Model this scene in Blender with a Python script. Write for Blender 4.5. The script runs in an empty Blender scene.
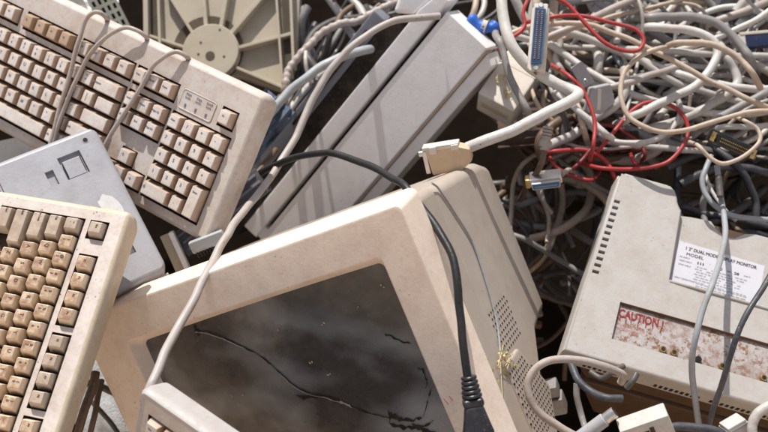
import bpy, bmesh, math, random
from mathutils import Matrix, Vector, noise
random.seed(7)
S = bpy.context.scene
COL = S.collection
rad = math.radians

# ------------------------------------------------------------------ camera
FPX = 768 * 50 / 36.0
cam_data = bpy.data.cameras.new('camera'); cam = bpy.data.objects.new('camera', cam_data); COL.objects.link(cam)
cam_data.sensor_width = 36; cam_data.lens = 50; cam_data.clip_start = .05; cam_data.clip_end = 500
cam.location = (0, -.95, 1.22); cam.rotation_euler = (rad(90 - 33), 0, 0)
cam_data.dof.use_dof = True; cam_data.dof.focus_distance = 1.06; cam_data.dof.aperture_fstop = 6.3
S.camera = cam
V = Matrix.Translation(cam.location) @ Matrix.Rotation(rad(57), 4, 'X')

def at(px, py, d):
    """world point seen at pixel (768 x 432) and depth d"""
    return V @ Vector(((px - 384) / FPX * d, (216 - py) / FPX * d, -d))
def pose(rows, s=1.0):
    m = Matrix([list(r) for r in rows] + [[0, 0, 0, 1]])
    for i in range(3): m[i][3] *= s
    return V @ m
def frame(px, py, d, angle=0, tx=0, ty=0):
    """pose facing the viewer, x turned by angle in the picture plane, then tipped"""
    R = (Matrix.Rotation(rad(angle), 4, 'Z') @ Matrix.Rotation(rad(tx), 4, 'X') @ Matrix.Rotation(rad(ty), 4, 'Y'))
    return Matrix.Translation(at(px, py, d)) @ (V.to_3x3().to_4x4()) @ R

# ------------------------------------------------------------------ world and sun
sun_cam = Vector((-.16, .95, .25)).normalized()
sun_dir = (V.to_3x3() @ sun_cam).normalized()
el = math.asin(sun_dir.z); az = math.atan2(sun_dir.x, sun_dir.y)
W = bpy.data.worlds.new('World'); S.world = W; W.use_nodes = True
wn = W.node_tree.nodes; wl = W.node_tree.links
sky = wn.new('ShaderNodeTexSky'); sky.sky_type = 'NISHITA'; sky.sun_disc = False
sky.sun_elevation = el; sky.sun_rotation = az; sky.dust_density = 2.0
hs = wn.new('ShaderNodeHueSaturation'); hs.inputs['Saturation'].default_value = .45; wl.new(sky.outputs[0], hs.inputs['Color'])
wl.new(hs.outputs[0], wn['Background'].inputs[0]); wn['Background'].inputs[1].default_value = .13
sd = bpy.data.lights.new('sun', 'SUN'); sd.energy = 5.0; sd.angle = rad(.5); sd.color = (1, .965, .905)
so = bpy.data.objects.new('sun', sd); COL.objects.link(so)
so.rotation_euler = (-sun_dir).to_track_quat('-Z', 'Y').to_euler(); so.location = (1, -1, 4)
S.view_settings.view_transform = 'Standard'; S.view_settings.look = 'None'; S.view_settings.exposure = 0
S.render.engine = 'CYCLES'
S.cycles.max_bounces = 8; S.cycles.diffuse_bounces = 5

# ------------------------------------------------------------------ materials
def plastic(name, base, dirt=(.20, .12, .07), amt=.35, rough=.5, speck=.35, ao=0.0, ao_d=.008, top=None, side=None, bump=.15, yellow=.25,
            rust=None, scratch=.2, scale=1.0, spec=.4, metal=0.0, bands=None, chip=0.0):
    """weathered plastic or metal: uneven tone, grime, fine dust and specks, small scratches"""
    m = bpy.data.materials.new(name); m.use_nodes = True
    N = m.node_tree.nodes; L = m.node_tree.links; b = N['Principled BSDF']
    geo = N.new('ShaderNodeNewGeometry'); P = geo.outputs['Position']
    def nz(sc, det=5, ro=.6, vec=P):
        n = N.new('ShaderNodeTexNoise'); n.inputs['Scale'].default_value = sc * scale; n.inputs['Detail'].default_value = det
        n.inputs['Roughness'].default_value = ro; L.new(vec, n.inputs['Vector']); return n.outputs['Fac']
    def ramp(f, a, c, lo=0.0, hi=1.0):
        r = N.new('ShaderNodeMapRange'); r.inputs['From Min'].default_value = a; r.inputs['From Max'].default_value = c
        r.inputs['To Min'].default_value = lo; r.inputs['To Max'].default_value = hi; L.new(f, r.inputs['Value']); return r.outputs[0]
    def mix(f, a, c):
        x = N.new('ShaderNodeMix'); x.data_type = 'RGBA'
        for sock, v in ((x.inputs['Factor'], f), (x.inputs['A'], a), (x.inputs['B'], c)):
            if isinstance(v, (int, float)): sock.default_value = v
            elif isinstance(v, tuple): sock.default_value = (*v[:3], 1)
            else: L.new(v, sock)
        return x.outputs['Result']
    def mul(a, c, op='MULTIPLY'):
        x = N.new('ShaderNodeMath'); x.operation = op
        for i, v in enumerate((a, c)):
            if isinstance(v, (int, float)): x.inputs[i].default_value = v
            else: L.new(v, x.inputs[i])
        return x.outputs[0]
    c = mix(ramp(nz(7, 4), .35, .7, 0, yellow), base, tuple(base[i] * k for i, k in enumerate((.93, .80, .60))))
    c = mix(ramp(nz(38, 6, .7), .42, .78, 0, amt), c, dirt)
    c = mix(ramp(nz(210, 3, .6), .5, .8, 0, amt * .8), c, tuple(d * 1.3 for d in dirt))
    if bands:                                                    # brown grime across one side, by world height
        pass
    if top:                                                      # grime that settles on faces looking up in the object's own space
        tc = N.new('ShaderNodeTexCoord'); sx = N.new('ShaderNodeSeparateXYZ'); L.new(tc.outputs['Normal'], sx.inputs[0])
        f = mul(ramp(sx.outputs['Z'], .75, .97), ramp(nz(120, 5, .65), .34, .62, .25, 1))
        c = mix(f, c, top)
    if side:                                                     # flanks of a part tinted apart from its top
        tc = N.new('ShaderNodeTexCoord'); sx = N.new('ShaderNodeSeparateXYZ'); L.new(tc.outputs['Normal'], sx.inputs[0])
        c = mix(mul(ramp(sx.outputs['Z'], .55, .95, 1, 0), ramp(nz(55, 4), .3, .65, .55, 1)), c, side)
    if rust:
        f = mul(ramp(nz(150, 6, .75), .50, .57), ramp(nz(26, 3), .36, .56, .35, .95))
        c = mix(f, c, mix(nz(300, 2), (.10, .032, .012), (.30, .13, .05)))
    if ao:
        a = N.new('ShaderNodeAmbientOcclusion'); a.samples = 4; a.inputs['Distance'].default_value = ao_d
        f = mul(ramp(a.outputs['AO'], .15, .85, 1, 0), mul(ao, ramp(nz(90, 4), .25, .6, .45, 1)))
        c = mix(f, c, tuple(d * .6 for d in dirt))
    if speck:
        v = N.new('ShaderNodeTexVoronoi'); v.inputs['Scale'].default_value = 150 * scale; L.new(P, v.inputs['Vector'])
        f = mul(ramp(v.outputs['Distance'], .10, .17, 1, 0), mul(ramp(nz(23, 2), .52, .62), speck))
        c = mix(f, c, (.09, .055, .035))
        v2 = N.new('ShaderNodeTexVoronoi'); v2.inputs['Scale'].default_value = 330 * scale; L.new(P, v2.inputs['Vector'])
        f = mul(ramp(v2.outputs['Distance'], .12, .2, 1, 0), mul(ramp(nz(31, 2), .55, .65), speck * .8))
        c = mix(f, c, (.62, .55, .45))
    if scratch:
        w = N.new('ShaderNodeMapping'); w.inputs['Scale'].default_value = (900, 25, 60); w.inputs['Rotation'].default_value = (.4, .7, .5); L.new(P, w.inputs['Vector'])
        n = N.new('ShaderNodeTexNoise'); n.inputs['Scale'].default_value = 1; n.inputs['Detail'].default_value = 2; L.new(w.outputs[0], n.inputs['Vector'])
        c = mix(mul(ramp(n.outputs['Fac'], .66, .74), scratch), c, dirt)
    L.new(c, b.inputs['Base Color'])
    L.new(ramp(nz(60, 4), .3, .7, max(.05, rough - .13), min(1, rough + .16)), b.inputs['Roughness'])
    b.inputs['Specular IOR Level'].default_value = spec; b.inputs['Metallic'].default_value = metal
    if bump:
        bp = N.new('ShaderNodeBump'); bp.inputs['Strength'].default_value = bump; bp.inputs['Distance'].default_value = .0012
        L.new(mul(nz(420, 3), mul(nz(30, 3), 1.5), 'ADD'), bp.inputs['Height']); L.new(bp.outputs[0], b.inputs['Normal'])
    return m

def plain(name, col, rough=.6, metal=0.0, spec=.3):
    return plastic(name, col, amt=.2, rough=rough, speck=0, scratch=0, bump=.08, yellow=.05, metal=metal, spec=spec)

M = {}
BR = (.17, .085, .042)
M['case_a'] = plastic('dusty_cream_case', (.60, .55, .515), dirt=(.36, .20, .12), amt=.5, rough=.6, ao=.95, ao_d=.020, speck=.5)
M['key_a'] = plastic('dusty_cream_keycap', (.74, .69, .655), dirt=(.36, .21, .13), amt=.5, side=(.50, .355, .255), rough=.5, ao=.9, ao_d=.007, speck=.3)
M['key_a2'] = plastic('tan_keycap', (.50, .36, .26), side=(.40, .27, .18), dirt=(.26, .15, .09), amt=.4, rough=.5, ao=.9, ao_d=.007, speck=.3)
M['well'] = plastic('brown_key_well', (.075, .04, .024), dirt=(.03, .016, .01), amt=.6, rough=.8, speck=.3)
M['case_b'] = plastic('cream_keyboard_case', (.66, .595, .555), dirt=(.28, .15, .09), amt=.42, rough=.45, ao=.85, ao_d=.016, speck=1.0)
M['edge_b'] = plastic('yellow_keyboard_edge', (.64, .55, .43), dirt=(.3, .18, .1), amt=.35, rough=.5, speck=.3)  # edge faces yellower than the case
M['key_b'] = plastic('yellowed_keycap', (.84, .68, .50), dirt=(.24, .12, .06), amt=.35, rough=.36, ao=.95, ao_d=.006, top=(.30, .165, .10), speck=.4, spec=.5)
M['key_b2'] = plastic('grey_brown_keycap', (.58, .48, .385), dirt=(.22, .13, .08), amt=.4, rough=.4, ao=.9, ao_d=.006, top=(.36, .265, .20), speck=.4, spec=.5)
M['ink'] = plain('dark_legend_ink', (.09, .055, .05))
M['ink_blue'] = plain('faded_blue_legend_ink', (.19, .18, .24))
M['grey_shell'] = plastic('pale_grey_shell', (.37, .368, .40), dirt=(.27, .235, .22), amt=.45, rough=.36, speck=.35, yellow=.05, spec=.5, scratch=.15)
M['grey_pale'] = plain('whitish_patch', (.66, .65, .65), .5)
M['crt'] = plastic('beige_monitor_shell', (.86, .725, .62), dirt=(.44, .29, .20), amt=.34, rough=.55, speck=.5, yellow=.15)
M['crt_body'] = plastic('grey_beige_monitor_shell', (.45, .385, .33), dirt=(.34, .24, .17), amt=.25, rough=.42, speck=.35, yellow=.15, spec=.5)
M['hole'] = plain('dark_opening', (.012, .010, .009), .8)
M['white_case'] = plastic('off_white_case', (.84, .82, .83), dirt=(.5, .4, .33), amt=.24, rough=.4, speck=.2, yellow=.1, spec=.5)
M['rim_k'] = plastic('pale_keyboard_rim', (.44, .415, .405), dirt=(.3, .22, .18), amt=.4, rough=.5, speck=.4)
M['tan_bevel'] = plastic('tan_shaded_bevel', (.50, .42, .37), dirt=(.3, .2, .14), amt=.4, rough=.5, speck=.3)  # grimy tan strip with the case's shade band put into its colour
M['dull_white'] = plastic('dull_white_plastic', (.55, .53, .50), dirt=(.3, .22, .16), amt=.45, rough=.5, speck=.6)
M['dark_metal'] = plastic('dark_blue_grey_metal', (.075, .08, .10), dirt=(.16, .13, .11), amt=.6, rough=.5, speck=.5, yellow=0)
M['rail_metal'] = plastic('dusty_steel', (.17, .18, .22), dirt=(.22, .18, .15), amt=.6, rough=.5, speck=.5, yellow=0)
M['display'] = plastic('off_white_display_shell', (.47, .445, .425), dirt=(.32, .23, .16), amt=.42, rough=.42, speck=.45, yellow=.12, spec=.5)
M['display_under'] = plastic('shaded_display_shell', (.095, .055, .031), dirt=(.05, .028, .016), amt=.35, rough=.5, speck=.3)  # shade of the display's underside put into a darker shell colour
M['sticker'] = plastic('silver_label_paper', (.62, .61, .66), dirt=(.4, .36, .34), amt=.2, rough=.4, speck=.3, yellow=.05)
M['rusty'] = plastic('rusty_white_plate', (.46, .43, .43), dirt=(.20, .10, .05), amt=.7, rough=.5, speck=.9, rust=True, ao=.95, ao_d=.022, yellow=.1)
M['rust'] = plastic('rust', (.20, .085, .035), dirt=(.08, .03, .015), amt=.6, rough=.8, speck=0)
M['red_ink'] = plain('faded_red_ink', (.26, .025, .032))
M['pink_ink'] = plain('worn_red_print', (.55, .27, .26))
M['brass'] = plain('brass', (.55, .38, .16), .35, 1.0)
M['steel'] = plain('tinned_steel', (.62, .60, .58), .33, .9)
M['blue_insert'] = plastic('blue_connector_insert', (.035, .16, .33), amt=.15, rough=.4, speck=.2, yellow=0)
M['navy'] = plastic('navy_connector_insert', (.02, .03, .08), amt=.15, rough=.35, speck=.2, yellow=0)
M['black'] = plastic('black_rubber', (.010, .0095, .010), dirt=(.06, .045, .035), amt=.25, rough=.45, speck=.2, yellow=0, spec=.5)
M['plug_black'] = plastic('black_moulded_plug', (.016, .015, .02), dirt=(.12, .10, .10), amt=.25, rough=.35, speck=.4, yellow=0, spec=.55)
M['tan_hood'] = plastic('tan_connector_hood', (.60, .44, .29), dirt=(.3, .19, .11), amt=.3, rough=.5, speck=.4)
M['white_hood'] = plastic('off_white_hood', (.66, .61, .55), dirt=(.35, .24, .16), amt=.35, rough=.5, speck=.4)
M['grey_hood'] = plastic('grey_hood', (.38, .37, .39), dirt=(.25, .2, .16), amt=.3, rough=.5, speck=.3, yellow=.05)
M['fan'] = plastic('greenish_cream_housing', (.46, .405, .32), dirt=(.30, .235, .15), amt=.3, rough=.6, speck=.3)
M['fan_dark'] = plain('brown_grey_recess', (.085, .07, .05), .8)
M['bracket'] = plastic('green_grey_bracket', (.42, .42, .36), dirt=(.22, .17, .12), amt=.4, rough=.5, speck=.4)
M['blue_plastic'] = plastic('bright_blue_plastic', (.02, .13, .55), amt=.15, rough=.4, speck=.1, yellow=0)
M['blue_cloth'] = plastic('dusty_blue_scrap', (.09, .13, .20), dirt=(.18, .15, .13), amt=.5, rough=.8, speck=.3, yellow=0)
M['straw'] = plastic('dry_straw', (.56, .46, .25), dirt=(.35, .22, .08), amt=.4, rough=.7, speck=0)
M['cardboard'] = plastic('orange_brown_board', (.42, .22, .07), dirt=(.2, .1, .04), amt=.4, rough=.8, speck=.3)
M['soil'] = plastic('dark_dusty_soil', (.011, .0075, .0055), dirt=(.005, .003, .002), amt=.8, rough=.98, speck=0, scratch=0, bump=.6, scale=.5, spec=.03)
M['concrete'] = plastic('broken_concrete', (.55, .56, .58), dirt=(.2, .2, .2), amt=.5, rough=.9, speck=.8, bump=.9, yellow=.05)
CB = {
 'light': ((.52, .50, .48), (.30, .23, .18)), 'white': ((.60, .58, .56), (.33, .26, .20)), 'beige': ((.53, .43, .345), (.28, .18, .12)),
 'grey': ((.27, .26, .26), (.16, .12, .10)), 'dark': ((.075, .07, .068), (.15, .11, .085)), 'brown': ((.15, .095, .06), (.07, .04, .025)),
 'bluegrey': ((.40, .44, .49), (.28, .24, .20)), 'pinkish': ((.43, .375, .345), (.24, .155, .12)), 'mauve': ((.43, .395, .375), (.30, .22, .19)), 'red': ((.40, .028, .03), (.22, .07, .055)),
 'darkred': ((.22, .015, .018), (.1, .04, .03)), 'silver': ((.33, .35, .38), (.22, .19, .17)), 'blueblack': ((.035, .04, .055), (.12, .10, .09))}
for k, (a, d) in CB.items():
    M['c_' + k] = plastic(k + '_cable_sheath', a, dirt=d, amt=.62, rough=.48, speck=.75, yellow=.3, bump=.2, spec=.5, scratch=.1)

def painted_reflections(m):  # soft grey reflections painted into the glass colour as noise patches
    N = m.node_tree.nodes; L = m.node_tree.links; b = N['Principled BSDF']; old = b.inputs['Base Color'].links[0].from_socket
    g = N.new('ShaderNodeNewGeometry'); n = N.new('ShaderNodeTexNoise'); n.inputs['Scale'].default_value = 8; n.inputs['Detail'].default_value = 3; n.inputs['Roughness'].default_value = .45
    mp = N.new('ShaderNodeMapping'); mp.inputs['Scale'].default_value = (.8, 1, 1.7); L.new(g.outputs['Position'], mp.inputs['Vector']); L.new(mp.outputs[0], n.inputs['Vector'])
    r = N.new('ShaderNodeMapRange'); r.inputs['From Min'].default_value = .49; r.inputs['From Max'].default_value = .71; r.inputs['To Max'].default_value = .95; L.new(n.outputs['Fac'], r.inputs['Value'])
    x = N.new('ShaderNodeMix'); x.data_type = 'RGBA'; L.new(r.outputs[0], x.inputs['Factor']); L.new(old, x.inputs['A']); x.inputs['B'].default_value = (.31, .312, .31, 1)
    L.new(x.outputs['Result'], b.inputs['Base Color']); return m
def screen_material():
    m = plastic('dusty_glass_painted_reflections', (.055, .046, .042), dirt=(.10, .088, .078), amt=.4, rough=.24, speck=.25, yellow=0, spec=.5, bump=.03, scratch=.25)
    return m
M['glass'] = painted_reflections(screen_material())
M['crack'] = plain('crack_black', (.004, .004, .004), .6)
M['shard'] = plain('exposed_glass_edge', (.35, .33, .30), .2)

# ------------------------------------------------------------------ mesh helpers
class MB:
    def __init__(s): s.v = []; s.f = []; s.m = []
    def lean(s):
        s.v = [(x + .0225 * max(0, min(y, .228)) / .228 * max(0, 1 - max(x, 0) / .085), y, z) for x, y, z in s.v]; return s
    def add(s, verts, faces, mat=0, T=None):
        o = len(s.v)
        s.v += [tuple(T @ Vector(p)) if T is not None else tuple(p) for p in verts]
        s.f += [[i + o for i in f] for f in faces]; s.m += [mat] * len(faces)
        return s
    def bm(s, b, mat=0, T=None):
        b.verts.ensure_lookup_table(); b.verts.index_update()
        s.add([v.co.copy() for v in b.verts], [[v.index for v in f.verts] for f in b.faces], mat, T); b.free(); return s
    def box(s, size, c=(0, 0, 0), bevel=0, mat=0, T=None, seg=2, taper=None):
        b = bmesh.new(); bmesh.ops.create_cube(b, size=1)
        for v in b.verts:
            k = taper if (taper and v.co.z > 0) else (1, 1)
            v.co = Vector((v.co.x * size[0] * k[0] + c[0], v.co.y * size[1] * k[1] + c[1], v.co.z * size[2] + c[2]))
        if bevel: bmesh.ops.bevel(b, geom=b.edges[:], offset=bevel, segments=seg, affect='EDGES', profile=.5, clamp_overlap=True)
        return s.bm(b, mat, T)
    def prism(s, poly, z0, z1, bevel=0, mat=0, T=None, seg=2, vbevel=None):
        b = bmesh.new(); n = len(poly)
        lo = [b.verts.new((x, y, z0)) for x, y in poly]; hi = [b.verts.new((x, y, z1)) for x, y in poly]
        b.faces.new(lo[::-1]); b.faces.new(hi)
        for i in range(n): b.faces.new((lo[i], lo[(i + 1) % n], hi[(i + 1) % n], hi[i]))
        bmesh.ops.recalc_face_normals(b, faces=b.faces)
        if vbevel:
            ed = [e for e in b.edges if abs(e.verts[0].co.z - e.verts[1].co.z) > 1e-6]
            bmesh.ops.bevel(b, geom=ed, offset=vbevel, segments=4, affect='EDGES', profile=.5, clamp_overlap=True)
        if bevel:
            ed = [e for e in b.edges if len(e.link_faces) == 2 and e.calc_face_angle(0) > .6]
            bmesh.ops.bevel(b, geom=ed, offset=bevel, segments=seg, affect='EDGES', profile=.5, clamp_overlap=True)
        return s.bm(b, mat, T)
    def loft(s, loops, mat=0, T=None, cap0=False, cap1=False):
        n = len(loops[0]); vs = [p for l in loops for p in l]; fs = []
        for k in range(len(loops) - 1):
            for i in range(n):
                j = (i + 1) % n; fs.append([k * n + i, k * n + j, (k + 1) * n + j, (k + 1) * n + i])
        if cap0: fs.append(list(range(n))[::-1])
        if cap1: fs.append([(len(loops) - 1) * n + i for i in range(n)])
        return s.add(vs, fs, mat, T)
    def cyl(s, r, z0, z1, c=(0, 0), n=24, mat=0, T=None, bevel=0, r1=None):
        r1 = r if r1 is None else r1
        prof = [(r, z0), (r1, z1)] if not bevel else [(r - bevel, z0), (r, z0 + bevel), (r1, z1 - bevel), (r1 - bevel, z1)]
        return s.loft([[(c[0] + q * math.cos(2 * math.pi * i / n), c[1] + q * math.sin(2 * math.pi * i / n), z) for i in range(n)] for q, z in prof], mat, T, True, True)
    def tube(s, pts, r, mat=0, sides=10, sub=6, caps=True, T=None, wob=0):
        P = smooth(pts, sub)
        rr = r if callable(r) else (lambda t: r)
        fr = []; t0 = (P[1] - P[0]).normalized(); nrm = t0.orthogonal().normalized()
        loops = []
        for i, p in enumerate(P):
            t = (P[min(i + 1, len(P) - 1)] - P[max(i - 1, 0)]).normalized()
            nrm = (nrm - t * nrm.dot(t));  nrm = nrm.normalized() if nrm.length > 1e-6 else t.orthogonal().normalized()
            bn = t.cross(nrm); q = rr(i / (len(P) - 1))
            loops.append([p + (nrm * math.cos(2 * math.pi * k / sides) + bn * math.sin(2 * math.pi * k / sides)) * q for k in range(sides)])
        return s.loft(loops, mat, T, caps, caps)
    def build(s, name, mats, parent=None, mw=None, smooth_angle=38, weighted=True):
        me = bpy.data.meshes.new(name); me.from_pydata(s.v, [], s.f)
        for m in (mats if isinstance(mats, (list, tuple)) else [mats]): me.materials.append(m)
        me.polygons.foreach_set('material_index', s.m)
        b = bmesh.new(); b.from_mesh(me); bmesh.ops.recalc_face_normals(b, faces=b.faces); b.to_mesh(me); b.free()
        me.polygons.foreach_set('use_smooth', [True] * len(me.polygons)); me.set_sharp_from_angle(angle=rad(smooth_angle)); me.update()
        o = bpy.data.objects.new(name, me); COL.objects.link(o)
        if weighted: wm = o.modifiers.new('flat_faces', 'WEIGHTED_NORMAL'); wm.keep_sharp = True
        if parent is not None: o.parent = parent
        if mw is not None: o.matrix_world = mw
        return o

def smooth(pts, sub):
    P = [Vector(p) for p in pts]
    if len(P) < 3: return [P[0].lerp(P[-1], i / 6) for i in range(7)]
    E = [P[0] * 2 - P[1]] + P + [P[-1] * 2 - P[-2]]; out = []
    for i in range(1, len(E) - 2):
        a, b, c, d = E[i - 1:i + 3]
        # centripetal-like: use chord-scaled tangents so that close points do not overshoot
        l = (c - b).length; m1 = (c - a) / max((b - a).length + l, 1e-9) * l; m2 = (d - b) / max((d - c).length + l, 1e-9) * l
        for k in range(sub):
            t = k / sub; t2 = t * t; t3 = t2 * t
            out.append(b * (2 * t3 - 3 * t2 + 1) + m1 * (t3 - 2 * t2 + t) + c * (-2 * t3 + 3 * t2) + m2 * (t3 - t2))
    return out + [P[-1]]

def rrect(x0, x1, y0, y1, z, r, n=5):
    out = []
    for cx, cy, a in ((x1 - r, y1 - r, 0), (x0 + r, y1 - r, 90), (x0 + r, y0 + r, 180), (x1 - r, y0 + r, 270)):
        for k in range(n + 1):
            t = rad(a + 90 * k / n); out.append((cx + r * math.cos(t), cy + r * math.sin(t), z))
    return out

def plate(xs, ys, hole, depth, mb, mat=0, wall=None, floor=None, z=0.0):
    """flat sheet on z with real rectangular openings: hole(x, y) tells whether a cell is open; openings get walls and a floor"""
    wall = mat if wall is None else wall
    xs = sorted(set(round(x, 6) for x in xs)); ys = sorted(set(round(y, 6) for y in ys))
    H = {}
    for i in range(len(xs) - 1):
        for j in range(len(ys) - 1): H[i, j] = bool(hole((xs[i] + xs[i + 1]) / 2, (ys[j] + ys[j + 1]) / 2))
    for (i, j), h in H.items():
        x0, x1, y0, y1 = xs[i], xs[i + 1], ys[j], ys[j + 1]
        if not h: mb.add([(x0, y0, z), (x1, y0, z), (x1, y1, z), (x0, y1, z)], [[0, 1, 2, 3]], mat)
        else:
            fl = floor(xs[i] / 2 + xs[i + 1] / 2, ys[j] / 2 + ys[j + 1] / 2) if callable(floor) else floor
            if fl is not None: mb.add([(x0, y0, z - depth), (x1, y0, z - depth), (x1, y1, z - depth), (x0, y1, z - depth)], [[0, 1, 2, 3]], fl)
            for (di, dj, a, b) in ((-1, 0, (x0, y0), (x0, y1)), (1, 0, (x1, y1), (x1, y0)), (0, -1, (x1, y0), (x0, y0)), (0, 1, (x0, y1), (x1, y1))):
                if not H.get((i + di, j + dj), True):
                    mb.add([(*a, z), (*b, z), (*b, z - depth), (*a, z - depth)], [[0, 1, 2, 3]], wall)
    return mb

_txt = {}
def text_geo(body, size, bold=0.0):
    k = (body, size, bold)
    if k not in _txt:
        c = bpy.data.curves.new('text', 'FONT'); c.body = body; c.size = size; c.align_x = 'CENTER'; c.align_y = 'CENTER'; c.offset = bold; c.resolution_u = 3
        o = bpy.data.objects.new('text', c); COL.objects.link(o); bpy.context.view_layer.update()
        me = o.evaluated_get(bpy.context.evaluated_depsgraph_get()).to_mesh()
        _txt[k] = ([v.co.copy() for v in me.vertices], [list(p.vertices) for p in me.polygons])
        bpy.data.objects.remove(o); bpy.data.curves.remove(c)
    return _txt[k]

def tag(o, label, cat, group=None, kind=None):
    if kind: o['kind'] = kind
    if label: o['label'] = label
    if cat: o['category'] = cat
    if group: o['group'] = group
    return o
def thing(name, mw, label, cat, group=None):
    o = bpy.data.objects.new(name, None); COL.objects.link(o); o.matrix_world = mw; o.empty_display_size = .02
    return tag(o, label, cat, group)
def part(mb, name, mats, root, label=None):
    o = mb.build(name, mats); o.parent = root
    if label: o['label'] = label
    return o
Tr = Matrix.Translation
def Rot(a, ax): return Matrix.Rotation(rad(a), 4, ax)

# ------------------------------------------------------------------ ground: a yard that rises into a heap
def heap(x, y):
    t = min(max((y + .02) / 1.1, 0), 1); h = t * 1.12 * (1 - .35 * t)
    if y > 1.1: h *= max(0, 1 - ((y - 1.1) / 3.0)) ** 2 if y < 4.1 else 0
    side = max(0, 1 - max(0, abs(x) - 1.2) / 2.5); h *= side * side * (3 - 2 * side)
    return h + .03 * noise.noise((x * 3, y * 3, 1)) + .012 * noise.noise((x * 14, y * 14, 5)) * (1 if abs(x) < 3 else 0)
gb = MB(); gx = sorted(set([-120, -60, -30, -15, -8, -5] + [i * .09 for i in range(-40, 41)] + [5, 8, 15, 30, 60, 120]))
gy = sorted(set([-120, -60, -30, -15, -8, -5, -3, -2, -1.4] + [-1 + i * .06 for i in range(0, 90)] + [5, 8, 15, 30, 60, 120]))
gv = [(x, y, heap(x, y) - .08) for y in gy for x in gx]; nx = len(gx)
gb.add(gv, [[j * nx + i, j * nx + i + 1, (j + 1) * nx + i + 1, (j + 1) * nx + i] for j in range(len(gy) - 1) for i in range(nx - 1)])
tag(gb.build('ground', M['soil']), None, None, kind='structure')
yb = MB()   # unseen pale yard added in front of the heap to bounce warm light
yv = [(x, y, -.074 + .028 * noise.noise((x * 3, y * 3, 1)) + .012 * noise.noise((x * 14, y * 14, 5))) for y in [-60, -20, -8, -4, -2.5, -1.7, -1.2, -.9, -.6, -.35] for x in [-60, -20, -8, -4, -2, -1, 0, 1, 2, 4, 8, 20, 60]]
yb.add(yv, [[j * 13 + i, j * 13 + i + 1, (j + 1) * 13 + i + 1, (j + 1) * 13 + i] for j in range(9) for i in range(12)])
M['yard'] = plastic('pale_bounce_yard', (.70, .53, .38), dirt=(.5, .36, .24), amt=.5, rough=.95, speck=.6, bump=.5, scale=.3)
tag(yb.build('path', M['yard']), None, None, kind='structure')

# ------------------------------------------------------------------ keyboards
def keycap(u, w, h, legend, mats, tall=.0085, ell=None):
    """sculpted cap, legend printed on its top"""
    mb = MB()
    def cap(x0, x1, y0, y1):
        W_, H_ = x1 - x0 - .0011, y1 - y0 - .0011; cx, cy = (x0 + x1) / 2, (y0 + y1) / 2
        b = bmesh.new()
        lo = [(-W_ / 2, -H_ / 2), (W_ / 2, -H_ / 2), (W_ / 2, H_ / 2), (-W_ / 2, H_ / 2)]
        ix, iy0, iy1 = .0027, .0030, .0016
        hi = [(-W_ / 2 + ix, -H_ / 2 + iy0), (W_ / 2 - ix, -H_ / 2 + iy0), (W_ / 2 - ix, H_ / 2 - iy1), (-W_ / 2 + ix, H_ / 2 - iy1)]
        vl = [b.verts.new((cx + x, cy + y, -.005)) for x, y in lo]; vh = [b.verts.new((cx + x, cy + y, tall)) for x, y in hi]
        b.faces.new(vh); b.faces.new(vl[::-1])
        for i in range(4): b.faces.new((vl[i], vl[(i + 1) % 4], vh[(i + 1) % 4], vh[i]))
        ed = [e for e in b.edges if max(v.co.z for v in e.verts) > 0]
        bmesh.ops.bevel(b, geom=ed, offset=.0011, segments=2, affect='EDGES', profile=.5)
        mb.bm(b, 0)
    if ell:
        for r in ell: cap(*[q * u for q in r])
    else: cap(-w * u / 2, w * u / 2, -h * u / 2, h * u / 2)
    if legend:
        rows = legend.split('|'); n = len(rows)
        for i, t in enumerate(rows):
            sz = .0052 if len(t) == 1 else .0030
            if n > 1: sz *= .8
            vs, fs = text_geo(t, sz, .0001)
            off = (-w * u / 2 + .0058 if w > 1.3 else -.0012) if h <= 1 else -.0005
            yy = (.002 + (h - 1) * u / 2) if n == 1 else .0038 - i * .0048
            if ell: off, yy = 0, .004
            mb.add(vs, fs, 1, Tr((off, yy, tall + .00025)))
    return mb

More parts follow.
